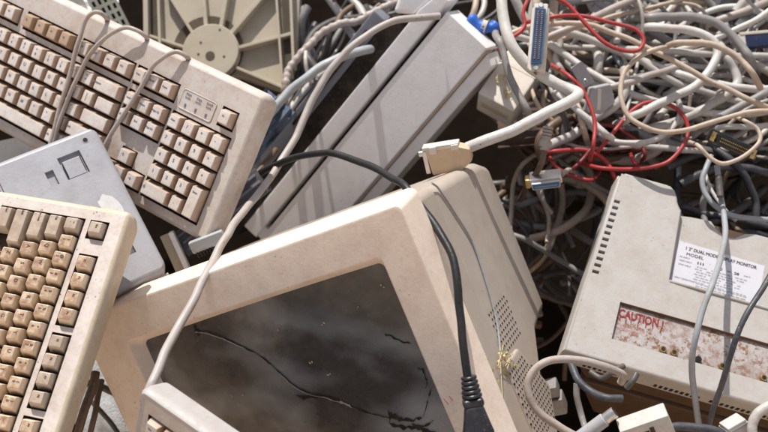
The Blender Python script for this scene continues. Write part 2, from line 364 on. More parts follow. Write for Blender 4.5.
def layout(kind):
    K = []
    def k(x, y, leg, w=1, h=1, cls=0): K.append((x, y, w, h, leg, cls))
    yf = 1.42
    k(.5, yf, 'Esc', cls=1)
    for i, x in enumerate((2.5, 3.5, 4.5, 5.5, 7, 8, 9, 10, 11.5, 12.5, 13.5, 14.5)): k(x, yf, 'F%d' % (i + 1), cls=1 if 4 <= i < 8 else 0)
    for i, t in enumerate(('Print', 'Scroll', 'Pause')): k(15.75 + i, yf, t)
    for i, t in enumerate('~|` !|1 @|2 #|3 $|4 %|5 ^|6 &|7 *|8 (|9 )|0 _|- +|='.split(' ')): k(.5 + i, 0, t, cls=1 if i == 0 else 0)
    k(14, 0, 'Backspace', 2, cls=2)
    k(.75, -1, 'Tab', 1.5, cls=1)
    for i, t in enumerate('QWERTYUIOP'): k(2 + i, -1, t)
    k(12, -1, '{|['); k(13, -1, '}|]')
    k(.875, -2, 'Caps Lock', 1.75, cls=1)
    for i, t in enumerate('ASDFGHJKL'): k(2.25 + i, -2, t)
    k(11.25, -2, ':|;'); 
    if kind == 'b': k(12.25, -2, '"|\''); k(14.25, -1, '\\', 1.5); k(13.875, -2, 'Enter', 2.25)
    else: k(12.25, -2, '"|\''); k(14, -1.5, 'Enter', cls=3)
    k(1.125, -3, 'Shift', 2.25, cls=1)
    for i, t in enumerate(list('ZXCVBNM') + ['<|,', '>|.', '?|/']): k(2.75 + i, -3, t)
    k(13.625, -3, 'Shift', 2.75)
    k(.75, -4, 'Ctrl', 1.5, cls=1); k(3.25, -4, 'Alt', 1.5); k(7.5, -4, '', 7, cls=2); k(11.75, -4, 'Alt', 1.5); k(14.25, -4, 'Ctrl', 1.5)
    for i, t in enumerate(('Insert', 'Home', 'Page Up')): k(15.75 + i, 0, t)
    for i, t in enumerate(('Delete', 'End', 'Page Dn')): k(15.75 + i, -1, t)
    k(16.75, -3, '\u2191'); 
    for i, t in enumerate('\u2190\u2193\u2192'): k(15.75 + i, -4, t)
    for i, t in enumerate(('Num', '/', '*', '-')): k(19 + i, 0, t)
    for i, t in enumerate('789+'): k(19 + i, -1, t)
    for i, t in enumerate('456'): k(19 + i, -2, t)
    if kind == 'a': k(22, -2, '+')
    for i, t in enumerate('123'): k(19 + i, -3, t)
    k(19.5, -4, '0', 2); k(21, -4, '.'); k(22, -3.5, 'Enter', 1, 2)
    if kind == 'a': k(21.88, 1.4, 'Fn')
    return K

def keyboard(name, label, u, mw, kind, mats, x0, x1, y0, y1, seen, limit=100):
    root = thing(name, mw, label, 'keyboard')
    X = lambda x: (x - 11.25) * u
    Y = lambda y: (y + 1.5) * u
    g = .06
    wells = [(-g, 1 + g, .92 - g, 1.92 + g), (2 - g, 6 + g, .92 - g, 1.92 + g), (6.5 - g, 10.5 + g, .92 - g, 1.92 + g), (11 - g, 15 + g, .92 - g, 1.92 + g), (15.25 - g, 18.25 + g, .92 - g, 1.92 + g),
             (-g, 15 + g, -4.5 - g, .5 + g), (15.25 - g, 18.25 + g, -1.5 - g, .5 + g), (16.25 - g, 17.25 + g, -3.5 - g, -2.5), (15.25 - g, 18.25 + g, -4.5 - g, -3.5 + g), (18.5 - g, 22.5 + g, -4.5 - g, .5 + g)]
    if kind == 'a': wells.append((21.38 - g, 22.38 + g, .9 - g, 1.9 + g))
    mb = MB(); xs = [x0, x1] + [v for w in wells for v in w[:2]]; ys = [y0, y1] + [v for w in wells for v in w[2:]]
    ux = lambda x: X(x); 
    plate([X(v) for v in xs], [Y(v) for v in ys], lambda x, y: any(X(w[0]) < x < X(w[1]) and Y(w[2]) < y < Y(w[3]) for w in wells), .009, mb, 0, 1, 1)
    e = u
    prof = [(0, 0), (.12 * e, -.0006), (.26 * e, -.0030), (.34 * e, -.0075), (.38 * e, -.016), (.2 * e, -.030)]
    back = [(0, 0), (.10 * e, -.0006), (.22 * e, -.0028), (.30 * e, -.008), (.33 * e, -.016), (.15 * e, -.030)]
    loops = []
    for (o, z), (ob, zb) in zip(prof, back):
        loops.append([(X(x0) - o, Y(y0) - ob, z), (X(x1) + o, Y(y0) - ob, z), (X(x1) + o, Y(y1) + ob, zb), (X(x0) - o, Y(y1) + ob, zb)])
    # round the plan corners a little by splitting them
    def rc(l, r):
        out = []
        for i in range(4):
            p = Vector(l[i]); a = (Vector(l[i - 1]) - p).normalized(); b = (Vector(l[(i + 1) % 4]) - p).normalized()
            for t in (0, .25, .5, .75, 1):
                ang = t * math.pi / 2
                out.append(p + a * r * (1 - math.sin(ang)) + b * r * (1 - math.cos(ang)))
        return out
    L0 = [rc(l, max(.0004, .009 * (i / 3 if i < 3 else 1))) for i, l in enumerate(loops)]
    mb.loft(L0, 2, None, False, True)
    part(mb, 'case', [mats['case'], M['well'], mats['edge']], root)
    cache = {}; n = 0
    K = [q for q in layout(kind) if seen(mw @ Vector((X(q[0]), Y(q[1]), 0)))]
    for (x, y, w, h, leg, cls) in K[:limit]:
        mt = mats['keys'][cls] if cls < 3 else mats['keys'][0]
        key = (w, h, leg, mt.name)
        ell = [(-.5, 1.0, 0, 1), (-1.12, 1.0, -1, 0.02)] if cls == 3 else None
        if key not in cache: 
            ko = keycap(u, w, h, leg, mats, ell=ell).build('key', [mt, mats['ink']]); cache[key] = ko
        else: ko = cache[key].copy(); COL.objects.link(ko)
        ko.parent = root; ko.matrix_parent_inverse = Matrix(); 
        ko.matrix_basis = Tr((X(x) + random.uniform(-.0002, .0002), Y(y), random.uniform(-.0006, .0005))) @ Rot(random.uniform(-1, 1), 'Z') @ Rot(random.uniform(-1.3, 1.3), 'X') @ Rot(random.uniform(-1.3, 1.3), 'Y')
    return root, X, Y

Vi = V.inverted()
def pix(p):
    q = Vi @ p; return 384 + FPX * q.x / -q.z, 216 - FPX * q.y / -q.z
def seen_within(m):
    def f(p):
        x, y = pix(p); return -m < x < 768 + m and -m < y < 432 + m
    return f
PA = pose([[.82836, .39121, -.40097, -.34826], [-.41226, .91034, .0365, .13179], [.3793, .13507, .91536, -1.16987]], 1.04)
ka, XA, YA = keyboard('keyboard', 'dusty cream keyboard with three loops of its cord over its keys, below the ribbed housing', .01905 * 1.04, PA, 'a',
    dict(case=M['case_a'], edge=M['case_a'], keys=[M['key_a'], M['key_a2'], M['key_a']], ink=M['ink_blue']), -.5, 23.3, -4.95, 3.15, seen_within(14))
ledp = MB()
r = rrect(XA(18.6), XA(20.95), YA(.78), YA(1.92), 0, .003)
ins = lambda d, z: rrect(XA(18.6) + d, XA(20.95) - d, YA(.78) + d, YA(1.92) - d, z, .003)
ledp.loft([ins(0, .0003), ins(.0004, .0009), ins(.0008, .0009), ins(.0012, .0004)], 0, None, False, True)
for i, t in enumerate(('Num|Lock', 'Caps|Lock', 'Scroll|Lock')):
    x = XA(19.05 + i * .73)
    for j, q in enumerate(t.split('|')):
        ledp.add(*text_geo(q, .0036, .0001), 1, Tr((x, YA(1.68 - j * .19), .0008)))
    ledp.box((.0018, .0036, .0008), (x, YA(1.05), .0008), 0, 1)
part(ledp, 'indicator_panel', [M['case_a'], M['ink_blue']], ka)

PB = pose([[-.21089, .97058, -.1162, -.39493], [-.90529, -.14909, .39777, -.19209], [.36874, .18908, .9101, -1.04276]], .95)
kb, XB, YB = keyboard('keyboard', 'yellowed keyboard with brown grimy key tops standing on end', .01905 * .95, PB, 'b',
    dict(case=M['case_b'], edge=M['edge_b'], keys=[M['key_b'], M['key_b2'], M['key_b']], ink=M['ink']), -.62, 23.3, -5.2, 2.75, seen_within(60))

PK = pose([[.80874, .22623, -.54292, -.20786], [-.44264, .84195, -.30854, -.1518], [.38731, .48984, .78105, -.92]])
uk = .0185
def small_keyboard():
    root = thing('keyboard', PK, 'white rimmed keyboard corner poking in front of the broken monitor screen', 'keyboard')
    mb = MB(); W_, D_ = .36, .15
    ox = .0098; oy = -.0185
    wells = [(ox, ox + 4 * uk + .002, oy - uk - .001, oy), (ox, .34, oy - 6.4 * uk, oy - 1.35 * uk)]
    plate([.004, W_] + [v for w in wells for v in w[:2]], [-D_, -.005] + [v for w in wells for v in w[2:]], lambda x, y: any(w[0] < x < w[1] and w[2] < y < w[3] for w in wells), .006, mb, 0, 1, 1)
    loops = [[(.004 - o, -D_ - o, z), (W_ + o, -D_ - o, z), (W_ + o, -.005 + o, z), (.004 - o, -.005 + o, z)] for o, z in ((0, 0), (.002, .0008), (.005, .0005), (.0075, -.003), (.008, -.010), (.006, -.024))]
    def rc(l, r):
        out = []
        for i in range(4):
            p = Vector(l[i]); a = (Vector(l[i - 1]) - p).normalized(); b = (Vector(l[(i + 1) % 4]) - p).normalized()
            for t in (0, .25, .5, .75, 1):
                out.append(p + a * r * (1 - math.sin(t * math.pi / 2)) + b * r * (1 - math.cos(t * math.pi / 2)))
        return out
    mb.loft([rc(l, max(.0004, .0022 * i)) for i, l in enumerate(loops)], 2, None, False, True)
    part(mb, 'case', [M['case_a'], M['well'], M['rim_k']], root)
    for i in range(4):
        k = keycap(uk, 1, 1, ('Esc', 'F1', 'F2', 'F3')[i], None).build('key', [M['key_a'] if i != 1 else M['key_a2'], M['ink_blue']]); k.parent = root
        k.matrix_basis = Tr((ox + .001 + (i + .5) * uk, oy - .0005 - uk / 2, -.002))
    for j in range(2):
        for i in range(5):
            k = keycap(uk, 1, 1, ('~', '1', '2', '3', '4', 'Tab', 'Q', 'W', 'E', 'R')[j * 5 + i], None).build('key', [M['key_a'], M['ink_blue']]); k.parent = root
            k.matrix_basis = Tr((ox + .001 + (i + .5 + j * .5) * uk, oy - 1.35 * uk - (j + .5) * uk, -.002))
small_keyboard()

# grey keyboard lying face down
PD = pose([[0.85194, -0.48787, 0.19020, -0.32917], [0.39757, 0.83905, 0.37139, 0.08987], [-0.34078, -0.24079, 0.90879, -1.15500]])
def upturned_keyboard():
    root = thing('upturned_keyboard', PD, 'pale grey keyboard lying face down, its underside showing a foot recess and round hole', 'keyboard')
    mb = MB()
    xs = [-.33, .012]; ys = [-.176, -.002]
    holes = [(-.044, -.020, -.036, -.020, 0), (-.049, -.038, -.0445, -.027, 1), (-.0085, -.0035, -.100, -.040, 2)]
    holes = [(-.034, -.009, -.046, -.018), (-.052, -.043, -.046, -.028), (-.018, -.004, -.150, -.136)]
    plate(xs + [v for h in holes for v in h[:2]], ys + [v for h in holes for v in h[2:]], lambda x, y: any(h[0] < x < h[1] and h[2] < y < h[3] for h in holes), .0042, mb, 0, 0, 0)
    loops = []
    for o, z in ((0, 0), (.0025, -.0006), (.0050, -.003), (.006, -.008), (.006, -.022), (.003, -.030)):
        q = .0002 + min(o * 2.2, .012)
        loops.append([Vector(p) for p in rrect(-.33 - o, .012 + o, -.176 - o, -.002 + o, z, q, 5)])
    mb.loft(loops, 0, None, False, True)
    part(mb, 'case', [M['grey_shell']], root)
    f = MB(); f.box((.0195, .021, .003), (-.0215, -.0345, -.0022), .0006)
    f.box((.0012, .017, .0045), (-.0312, -.034, -.0030), 0, 1); f.box((.0012, .017, .0045), (-.0118, -.034, -.0030), 0, 1); f.box((.0206, .0012, .0045), (-.0215, -.0258, -.0030), 0, 1)
    part(f, 'folding_foot', [M['grey_shell'], M['hole']], root)
    h = MB(); h.cyl(.0034, -.004, .0004, (.0015, -.010), 20, 0); h.cyl(.0026, -.003, .0006, (.0015, -.010), 20, 1)
    part(h, 'screw_hole', [M['grey_shell'], M['hole']], root)
    for (a, b, c, d) in ((-.080, -.062, -.0765, -.0757), (-.0625, -.0617, -.110, -.0757), (-.098, -.0972, -.06, -.0), (-.1010, -.1002, -.06, -.004), (-.20, -.034, -.1560, -.1552)):
        l = MB(); l.box((b - a, d - c, .0008), ((a + b) / 2, (c + d) / 2, .0001), 0); part(l, 'panel_seam', M['fan_dark'], root)
    p = MB(); p.box((.011, .013, .003), (-.011, -.143, -.004), .0006); part(p, 'rubber_foot', M['dark_metal'], root)
    s = MB()
    for i in range(3): s.box((.012, .0022, .003), (-.020 + i * .0155, -.1825, -.012), .0005)
    part(s, 'edge_clip', M['grey_hood'], root)
    w = MB(); pts = []  # irregular lighter patch on the shell
    for i in range(18):
        t = i / 18 * 2 * math.pi; q = 1 + .35 * noise.noise((math.cos(t) * 1.4, math.sin(t) * 1.4, 3))
        pts.append((-.006 + .010 * q * math.cos(t) - .004 * math.sin(t), -.092 + .016 * q * math.sin(t)))
    w.prism(pts, .0001, .0004); part(w, 'pale_patch', M['grey_pale'], root)
upturned_keyboard()

# ------------------------------------------------------------------ broken monitor
PC = pose([[.84517, -.38476, -.37101, -.14283], [.29851, .91557, -.26948, -.04578], [.44337, .11701, .88867, -.95314]], 1.08)
def broken_monitor():
    root = thing('broken_monitor', PC, 'beige tube monitor tipped on its side edge with a cracked dark screen', 'monitor')
    H = .335; sx0, sx1, sy0, sy1 = -.148, .161, -.292, -.039
    mb = MB(); n = 6
    A_ = lambda o, z, r: rrect(-.198 - o, .198 + o, -H - o, o, z, r, n)
    I_ = lambda o, z, r: rrect(sx0 + o, sx1 - o, sy0 + o, sy1 - o, z, r, n)
    mb.loft([A_(-.004, -.040, .006), A_(.005, -.036, .008), A_(.0078, -.031, .008), A_(.0014, -.003, .006), A_(.0002, -.0008, .006), A_(-.002, 0, .006),
             I_(-.0015, 0, .007), I_(-.0003, -.0006, .006), I_(.0015, -.004, .006), I_(.008, -.016, .006)], 0)
    part(mb, 'bezel', M['crt'], root)
    def onface(px, py):
        q = PC.inverted() @ cam.location; d = (PC.inverted() @ at(px, py, 1)) - q; return q + d * ((.0002 - q.z) / d.z)
    for px, py, h_ in ((446, 401, .008), (451, 398, .006), (462, 394, .004)):
        dr = MB(); dr.prism([(-.0006, -h_ / 2), (.0008, -h_ / 2 + .001), (.0005, h_ / 2), (-.0005, h_ / 2 - .001)], -.0004, .0002, 0, 0, Tr(onface(px, py)) @ Rot(20, 'Z')); part(dr, 'paint_drip', M['pink_ink'], root)
    # screen: bulging dark glass, cracked
    g = MB(); NX, NY = 28, 22; vs = []
    for j in range(NY + 1):
        for i in range(NX + 1):
            a, b = i / NX * 2 - 1, j / NY * 2 - 1
            vs.append(((sx0 + sx1) / 2 + a * (sx1 - sx0) / 2 * .995, (sy0 + sy1) / 2 + b * (sy1 - sy0) / 2 * .995, gz(a, b)))
    g.add(vs, [[j * (NX + 1) + i, j * (NX + 1) + i + 1, (j + 1) * (NX + 1) + i + 1, (j + 1) * (NX + 1) + i] for j in range(NY) for i in range(NX)], 0)
    def onglass(px, py, lift=.0006):
        q = PC.inverted() @ cam.location; d = (PC.inverted() @ at(px, py, 1)) - q
        t = (-.012 - q.z) / d.z; p = q + d * t
        for _ in range(4):
            a = (p.x - (sx0 + sx1) / 2) / ((sx1 - sx0) / 2); b = (p.y - (sy0 + sy1) / 2) / ((sy1 - sy0) / 2)
            t = (gz(a, b) + lift - q.z) / d.z; p = q + d * t
        return p
    def crack(pts, w, mat=1, jag=1.2, k=5, lift=.0007):
        P = []
        for i in range(len(pts) - 1):
            for s in range(k):
                t = s / k; P.append((pts[i][0] + (pts[i + 1][0] - pts[i][0]) * t + random.uniform(-jag, jag) * .6, pts[i][1] + (pts[i + 1][1] - pts[i][1]) * t + random.uniform(-jag, jag)))
        P.append(pts[-1]); up = []; dn = []
        for i, (x, y) in enumerate(P):
            ww = w * random.uniform(.35, 1.3) * (1 if 0 < i < len(P) - 1 else .1)
            up.append(onglass(x + ww * .3, y - ww / 2, lift)); dn.append(onglass(x - ww * .3, y + ww / 2, lift))
        m_ = len(P); g.add(up + dn, [[i, i + 1, m_ + i + 1, m_ + i] for i in range(m_ - 1)], mat)
    crack([(193, 331), (205, 331), (222, 337), (244, 347), (262, 357), (278, 371), (292, 384), (306, 392), (326, 396), (345, 403), (362, 411), (384, 417), (392, 418)], 1.25, 1, .5)
    crack([(194, 332), (206, 333), (223, 339), (245, 349.3)], .8, 2, .3, 5, .0008)
    crack([(279, 373.5), (293, 386.5), (307, 394), (327, 398.3), (346, 405)], .7, 2, .5, 5, .0008)
    crack([(296, 396), (312, 397), (326, 397)], 3.2); crack([(388, 414), (398, 419), (410, 421), (422, 418)], 4); crack([(390, 424), (404, 428), (424, 427), (434, 420)], 3)
    crack([(422, 419), (426, 406), (430, 394), (431, 388)], 2.2); crack([(417, 368), (423, 370), (427, 381), (426, 388)], 2.0); crack([(384, 334), (396, 339), (411, 344)], 1.4)
    crack([(340, 401), (346, 404), (352, 408)], 2.2, 2, 1.0, 4, .0009); crack([(193, 326), (197, 330), (199, 336)], 2.5); crack([(412, 424), (424, 430), (438, 436)], 4)
    crack([(388, 411), (390, 417), (389, 424)], 3)
    part(g, 'screen', [M['glass'], M['crack'], M['shard']], root, 'dark dusty glass with painted reflections and a jagged crack running across it')
    d = MB()
    for px, py in ((279, 293), (322, 325), (358, 307), (324, 323), (278, 330), (310, 363), (312, 362), (330, 374), (328, 375), (232, 396), (243, 395), (381, 285), (384, 287)):
        p = onglass(px, py, .0008); d.box((random.uniform(.001, .0024), random.uniform(.0008, .0015), .001), (0, 0, 0), .0003, 0, Tr(p) @ Rot(random.uniform(0, 180), 'Z'))
    dd = part(d, 'crumbs', M['straw'], root); dd['kind'] = 'stuff'
    # shells behind the bezel
    f = MB(); B_ = lambda z, o, r=.010: rrect(-.190 + o, .190 - o, -H + .012 + o, -.003 - o, z, r, n)
    f.loft([B_(-.032, 0), B_(-.060, .0005), B_(-.105, .002), B_(-.108, .0035)], 0)
    part(f, 'front_shell', M['crt_body'], root)
    r = MB()
    def R_(z, xl, xr, yb, yt, rr=.012): return rrect(xl, xr, yb, yt, z, rr, n)
    r.loft([R_(-.106, -.183, .1855, -.300, -.008), R_(-.112, -.185, .1868, -.300, -.007), R_(-.18, -.168, .1868, -.262, -.010), R_(-.225, -.150, .186, -.214, -.013), R_(-.262, -.14, .184, -.209, -.016), R_(-.284, -.135, .1825, -.209, -.024), R_(-.290, -.130, .180, -.205, -.032)], 0, None, False, True)
    part(r, 'rear_shell', M['crt_body'], root)
    lo = MB(); lo.prism([(-.10, -.20), (-.10, -.315), (-.155, -.315), (-.192, -.262), (-.150, -.20)][::-1], -.16, .1905, .004, 0, Matrix(((0, 0, 1, 0), (0, 1, 0, 0), (1, 0, 0, 0), (0, 0, 0, 1))))
    part(lo, 'lower_vent_block', M['crt_body'], root)
    v = MB()
    hole = MB()
    for a in range(9):
        for b in range(8):
            z = -.118 - a * .0068 - (b % 2) * .0034; y = -.150 - b * .0062
            if z < -.178 or y < -.196 or (y > -.150 - (a - 2) * .004 and a < 2): continue
            if (z + .118) > -.0005 - (-.150 - y) * 0: pass
            v.cyl(.00125, .1862, .18725, (-z, y), 8, 0, Matrix(((0, 0, 1, 0), (0, 1, 0, 0), (-1, 0, 0, 0), (0, 0, 0, 1))))
    for a in range(16):
        for b in range(15):
            z = -.103 - a * .0062 - (b % 2) * .0031; y = -.210 - b * .0056
            lim = -.150 + (y + .20) * .68 if y > -.262 else -.192 + (-.262 - y) * .70
            if z < lim + .006 or y < -.308: continue
            v.cyl(.0012, .189, .1910, (-z, y), 8, 0, Matrix(((0, 0, 1, 0), (0, 1, 0, 0), (-1, 0, 0, 0), (0, 0, 0, 1))))
    part(v, 'vent_grille', M['hole'], root)
    s = MB(); s.box((.0008, .29, .0012), (.1902, -.160, -.062), 0); part(s, 'shell_seam', M['hole'], root)
    return root
def gz(a, b): return -.0155 + .010 * (1 - a * a) * (1 - b * b * .6) 
mon = broken_monitor()
PCi = PC.inverted()

# ------------------------------------------------------------------ beige display seen from behind
PR = V @ Matrix(((.96185, .26152, .08029, .18795), (-.27052, .86553, .42152, -.1407), (.04075, -.42716, .90326, -1.12), (0, 0, 0, 1)))
def display_back():
    root = thing('display_monitor', PR, 'off white monitor turned to show its back with a rating label and rusty caution plate', 'monitor')
    XR = .335; dep = .009
    slots = [(.0046, .0132, .096 + .0083 * i, .1000 + .0083 * i) for i in range(12)]
    caution = (.0465, XR - .02, .0275, .0715)
    # upper panel beside the label recess, lower panel with the caution opening
    mb = MB()
    xs = [.003, .075, .097, XR, caution[0], caution[1]] + [v for s in slots for v in s[:2]]; ys = [.003, .111, .2, .226, caution[2], caution[3]] + [v for s in slots for v in s[2:]]
    in_slot = lambda x, y: any(s[0] < x < s[1] and s[2] < y < s[3] for s in slots)
    in_caution = lambda x, y: caution[0] < x < caution[1] and caution[2] < y < caution[3]
    plate(xs, ys, lambda x, y: in_slot(x, y) or in_caution(x, y) or (x > .097 and y > .111) or (x > .075 and y > .2), .009, mb, 0, 0, lambda x, y: 1 if in_slot(x, y) else None)
    mb.add([(x, y, 0) for x, y in ((.075, .2), (.097, .2), (.0935, .204), (.0905, .209), (.089, .216), (.086, .222), (.0805, .2252), (.075, .226))], [list(range(8))], 0)
    part(mb.lean(), 'back_panel', [M['display'], M['hole'], M['rust']], root)
    # rounded rim that closes the panel's edge and runs back into the housing
    path = [(.003, .003), (XR, .003), (XR, .111), (.097, .111), (.097, .226), (.003, .226)]
    out = [(-1, -1), (1, -1), (1, 0), (0, 0), (1, 1), (-1, 1)]
    def ring(o, z): 
        return [(x + o * a, y + o * b, z) for x, y, a, b in ((.003, .003, -1, -1), (XR, .003, 1, -1), (XR, .111, 1, 0), (.097, .111, .5, 0), (.097, .2, .8, .4), (.0935, .204, .7, .6), (.0905, .209, 1, .4), (.089, .216, 1, .2), (.086, .222, .7, .7), (.0805, .2252, .4, 1), (.075, .226, 0, 1), (.010, .226, -.4, 1), (.003, .219, -1, .4))]
    path8 = ring(0, 0)
    mb = MB(); mb.loft([ring(0, 0), ring(.0012, -.0004), ring(.0024, -.0018), ring(.003, -.004), ring(.003, -.010)], 0)
    part(mb.lean(), 'panel_rim', M['display'], root)
    # housing behind: outline with the dip in its top edge
    top = [(.097, .205), (.101, .199), (.112, .201), (.136, .203), (.144, .194), (.153, .188), (.165, .190), (.176, .199), (.186, .202), (.24, .203), (XR, .203)]
    mb = MB(); mb.prism([(.0, .0), (XR + .003, .0)] + top[:0:-1] + [(.0985, .2015), (.0950, .2055), (.0925, .2105), (.0908, .2175), (.0872, .2245), (.0808, .228), (.0, .228)], -.036, -dep, .0015)
    part(mb.lean(), 'rear_housing', M['display'], root)
    lip = MB(); lip.tube([(.0985, .1125, -.0085), (.0985, .1115, -.0005), (.2, .1112, .0004), (XR, .1112, .0004)], .0016, 0, 8, 3); part(lip, 'recess_lip', M['display'], root)
    un = MB()
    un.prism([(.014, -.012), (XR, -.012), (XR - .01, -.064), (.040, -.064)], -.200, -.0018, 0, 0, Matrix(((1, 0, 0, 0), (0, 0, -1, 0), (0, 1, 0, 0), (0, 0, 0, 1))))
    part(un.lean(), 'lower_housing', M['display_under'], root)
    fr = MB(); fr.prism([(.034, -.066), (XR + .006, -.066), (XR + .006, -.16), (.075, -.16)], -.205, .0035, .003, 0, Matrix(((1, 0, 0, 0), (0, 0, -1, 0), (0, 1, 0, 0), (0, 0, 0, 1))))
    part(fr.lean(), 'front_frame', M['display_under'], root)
    for x0, n_ in ((.03, 8), (.108, 9), (.169, 12)):
        v = MB()
        for i in range(n_): v.box((.0032, .0008, .007), (x0 + i * .0058, -.0001, -.0262), 0, 0)
        part(v, 'lower_vent', M['hole'], root)
    # rating label
    lab = MB(); lab.prism([(.1010, .1135), (.200, .1135), (.202, .1655), (.1040, .1675)], -dep - .0002, -dep + .0006, 0, 0)
    z = -dep + .0008
    def tx(t, x0, x1, y, h, mat=1, b=.00035):
        vs, fs = text_geo(t, .01, 0); xa = min(p.x for p in vs); xb = max(p.x for p in vs); ya = min(p.y for p in vs); yb = max(p.y for p in vs)
        T = Matrix.Translation(((x0 + x1) / 2, y, z)) @ Matrix.Diagonal(((x1 - x0) / (xb - xa), h / (yb - ya), 1, 1)) @ Tr((-(xa + xb) / 2, -(ya + yb) / 2, 0))
        lab.add(vs, fs, mat, T)
        if b: lab.add(vs, fs, mat, Tr((b, b * .6, .0001)) @ T)
    tx('1 2" DUAL MODE DISPLAY MONITOR', .1125, .193, .1603, .0040)
    tx('MODEL', .1140, .1335, .1535, .0036, 1, .00012)
    tx('AC INPUT', .107, .1185, .1485, .0020, 1, 0); tx('III', .1275, .1345, .1462, .0030, 1, .0001); tx('60', .1500, .1555, .1465, .0030); tx('-', .161, .165, .1462, .0006); tx('28', .1690, .1745, .1462, .0030); tx('WATT', .180, .188, .1462, .0018, 1, 0)
    tx('VIDEO INPUT', .107, .1215, .1440, .0019, 1, 0); tx('SYNC INPUT', .107, .1210, .1390, .0019, 1, 0)
    rnd = random.Random(3)
    for k in range(7):                                           # fine print too small to read in the photograph
        y = .1415 - k * .0031; x = .1255 + (.0 if k % 2 else .002)
        while x < .183 - (k % 3) * .006:
            w = rnd.uniform(.0015, .0052); lab.add([(x, y - .0007, z), (x + w, y - .0007, z), (x + w, y + .0007, z), (x, y + .0007, z)], [[0, 1, 2, 3]], 2); x += w + .0011
            if rnd.random() < .16: x += .004
    tx('INPUT CONDITIONS', .105, .127, .1222, .0020, 1, 0)
    for k in range(2):
        x = .129
        while x < .185: 
            w = rnd.uniform(.002, .006); y = .1215 - k * .0032; lab.add([(x, y - .0007, z), (x + w, y - .0007, z), (x + w, y + .0007, z), (x, y + .0007, z)], [[0, 1, 2, 3]], 2); x += w + .0012
    part(lab, 'rating_label', [M['sticker'], M['ink'], M['grey_hood']], root)
    # rusted caution plate at the bottom of its opening
    ca = MB(); ca.add([(caution[0] - .002, caution[2] - .002, -.0042), (caution[1], caution[2] - .002, -.0042), (caution[1], caution[3] + .002, -.0042), (caution[0] - .002, caution[3] + .002, -.0042)], [[0, 1, 2, 3]], 0)
    z = -.0039
    def tc(t, x0, x1, y, h, mat, b=0):
        nonlocal z
        vs, fs = text_geo(t, .01, 0); xa = min(p.x for p in vs); xb = max(p.x for p in vs); ya = min(p.y for p in vs); yb = max(p.y for p in vs)
        T = Matrix.Translation(((x0 + x1) / 2, y, z)) @ Matrix.Diagonal(((x1 - x0) / (xb - xa), h / (yb - ya), 1, 1)) @ Tr((-(xa + xb) / 2, -(ya + yb) / 2, 0))
        ca.add(vs, fs, mat, T)
        if b: 
            ca.add(vs, fs, mat, Tr((b, 0, .0001)) @ T); ca.add(vs, fs, mat, Tr((0, b, .0002)) @ T); ca.add(vs, fs, mat, Tr((-b * .6, -b * 1.6, .00015)) @ T)
    tc('CAUTION !', .0515, .1000, .0608, .0090, 1, .00032)
    for xx, ll in ((.0535, .004), (.060, .006), (.0655, .0035), (.0735, .007), (.082, .005), (.0895, .004), (.0985, .005)):   # paint runs
        ca.box((.0008, ll, .0002), (xx, .0565 - ll / 2, z + .0002), 0, 1)
    tc('TO REDUCE THE RISK', .0520, .082, .0475, .0026, 2); tc('DO NOT OPEN', .0520, .076, .0425, .0026, 2)
    tc('VIDEO', .100, .107, .0405, .0016, 2); tc('H.SYNC', .1125, .120, .0405, .0016, 2)
    part(ca, 'caution_plate', [M['rusty'], M['red_ink'], M['pink_ink']], root)
    for x in (.1035, .1155, .142, .168, .213):
        j = MB(); j.cyl(.0036, -.0042, -.0005, (x, .0325), 20, 0, None, .0004); j.cyl(.0022, -.001, -.0002, (x, .0325), 16, 1)
        part(j, 'socket', [M['brass'] if x != .142 else M['black'], M['hole']], root)
    rim = MB(); rim.box((caution[1] - caution[0], .0016, .0010), ((caution[0] + caution[1]) / 2, caution[3] - .0008, -.0022), 0); rim.box((.0014, caution[3] - caution[2], .001), (caution[0] + .0008, (caution[2] + caution[3]) / 2, -.0022), 0)
    part(rim, 'rusted_edge', M['rust'], root)
    return root
disp = display_back()

# ------------------------------------------------------------------ slim white computer case
PT = V @ Matrix(((0.72242, 0.60796, -0.32939, 0.06720), (-0.68485, 0.69481, -0.21959, 0.25320), (0.09536, 0.38422, 0.91830, -1.28000), (0, 0, 0, 1)))
def slim_case():
    root = thing('computer_case', PT, 'slim off white computer case leaning behind the broken monitor, dark slot along it', 'computer case')
    mb = MB(); mb.box((.066, .430, .05), (.0445, -.215, -.025), .0016); part(mb, 'side_panel', M['white_case'], root)
    mb = MB(); mb.prism([(-.0160, -.020), (-.0100, .008), (.0055, .012), (.0062, -.40), (-.0165, -.40)], -.045, .0015, .002); part(mb, 'front_strip', M['white_case'], root)
    mb = MB(); mb.box((.010, .398, .03), (.0090, -.214, -.032), 0); part(mb, 'slot', M['hole'], root)
    mb = MB(); mb.box((.0135, .018, .05), (.009, -.388, -.0252), .001); part(mb, 'slot_end', M['white_case'], root)
    mb = MB(); mb.box((.004, .424, .03), (.0782, -.217, -.0185), .001); part(mb, 'bevel', M['tan_bevel'], root)
    mb = MB(); mb.prism([(.0804, -.006), (.096, -.014), (.096, -.43), (.0804, -.43)], -.060, -.007, .002); part(mb, 'flange', M['white_case'], root)
    mb = MB(); mb.box((.024, .37, .03), (-.0280, -.235, -.019), .001); part(mb, 'chassis', M['hole'], root)
    mb = MB(); mb.box((.020, .36, .03), (-.051, -.240, -.017), .003); part(mb, 'chassis_rail', M['rail_metal'], root)
    mb = MB(); mb.box((.004, .16, .002), (-.051, -.165, -.0016), .0006); part(mb, 'drive_slot', M['hole'], root)
    mb = MB(); mb.prism([(-.0165, -.030), (-.040, -.048), (-.050, -.020), (-.034, .010), (-.0108, .012)], -.045, -.002, .006, 0, None, 3); part(mb, 'top_cap', M['white_case'], root)
slim_case()

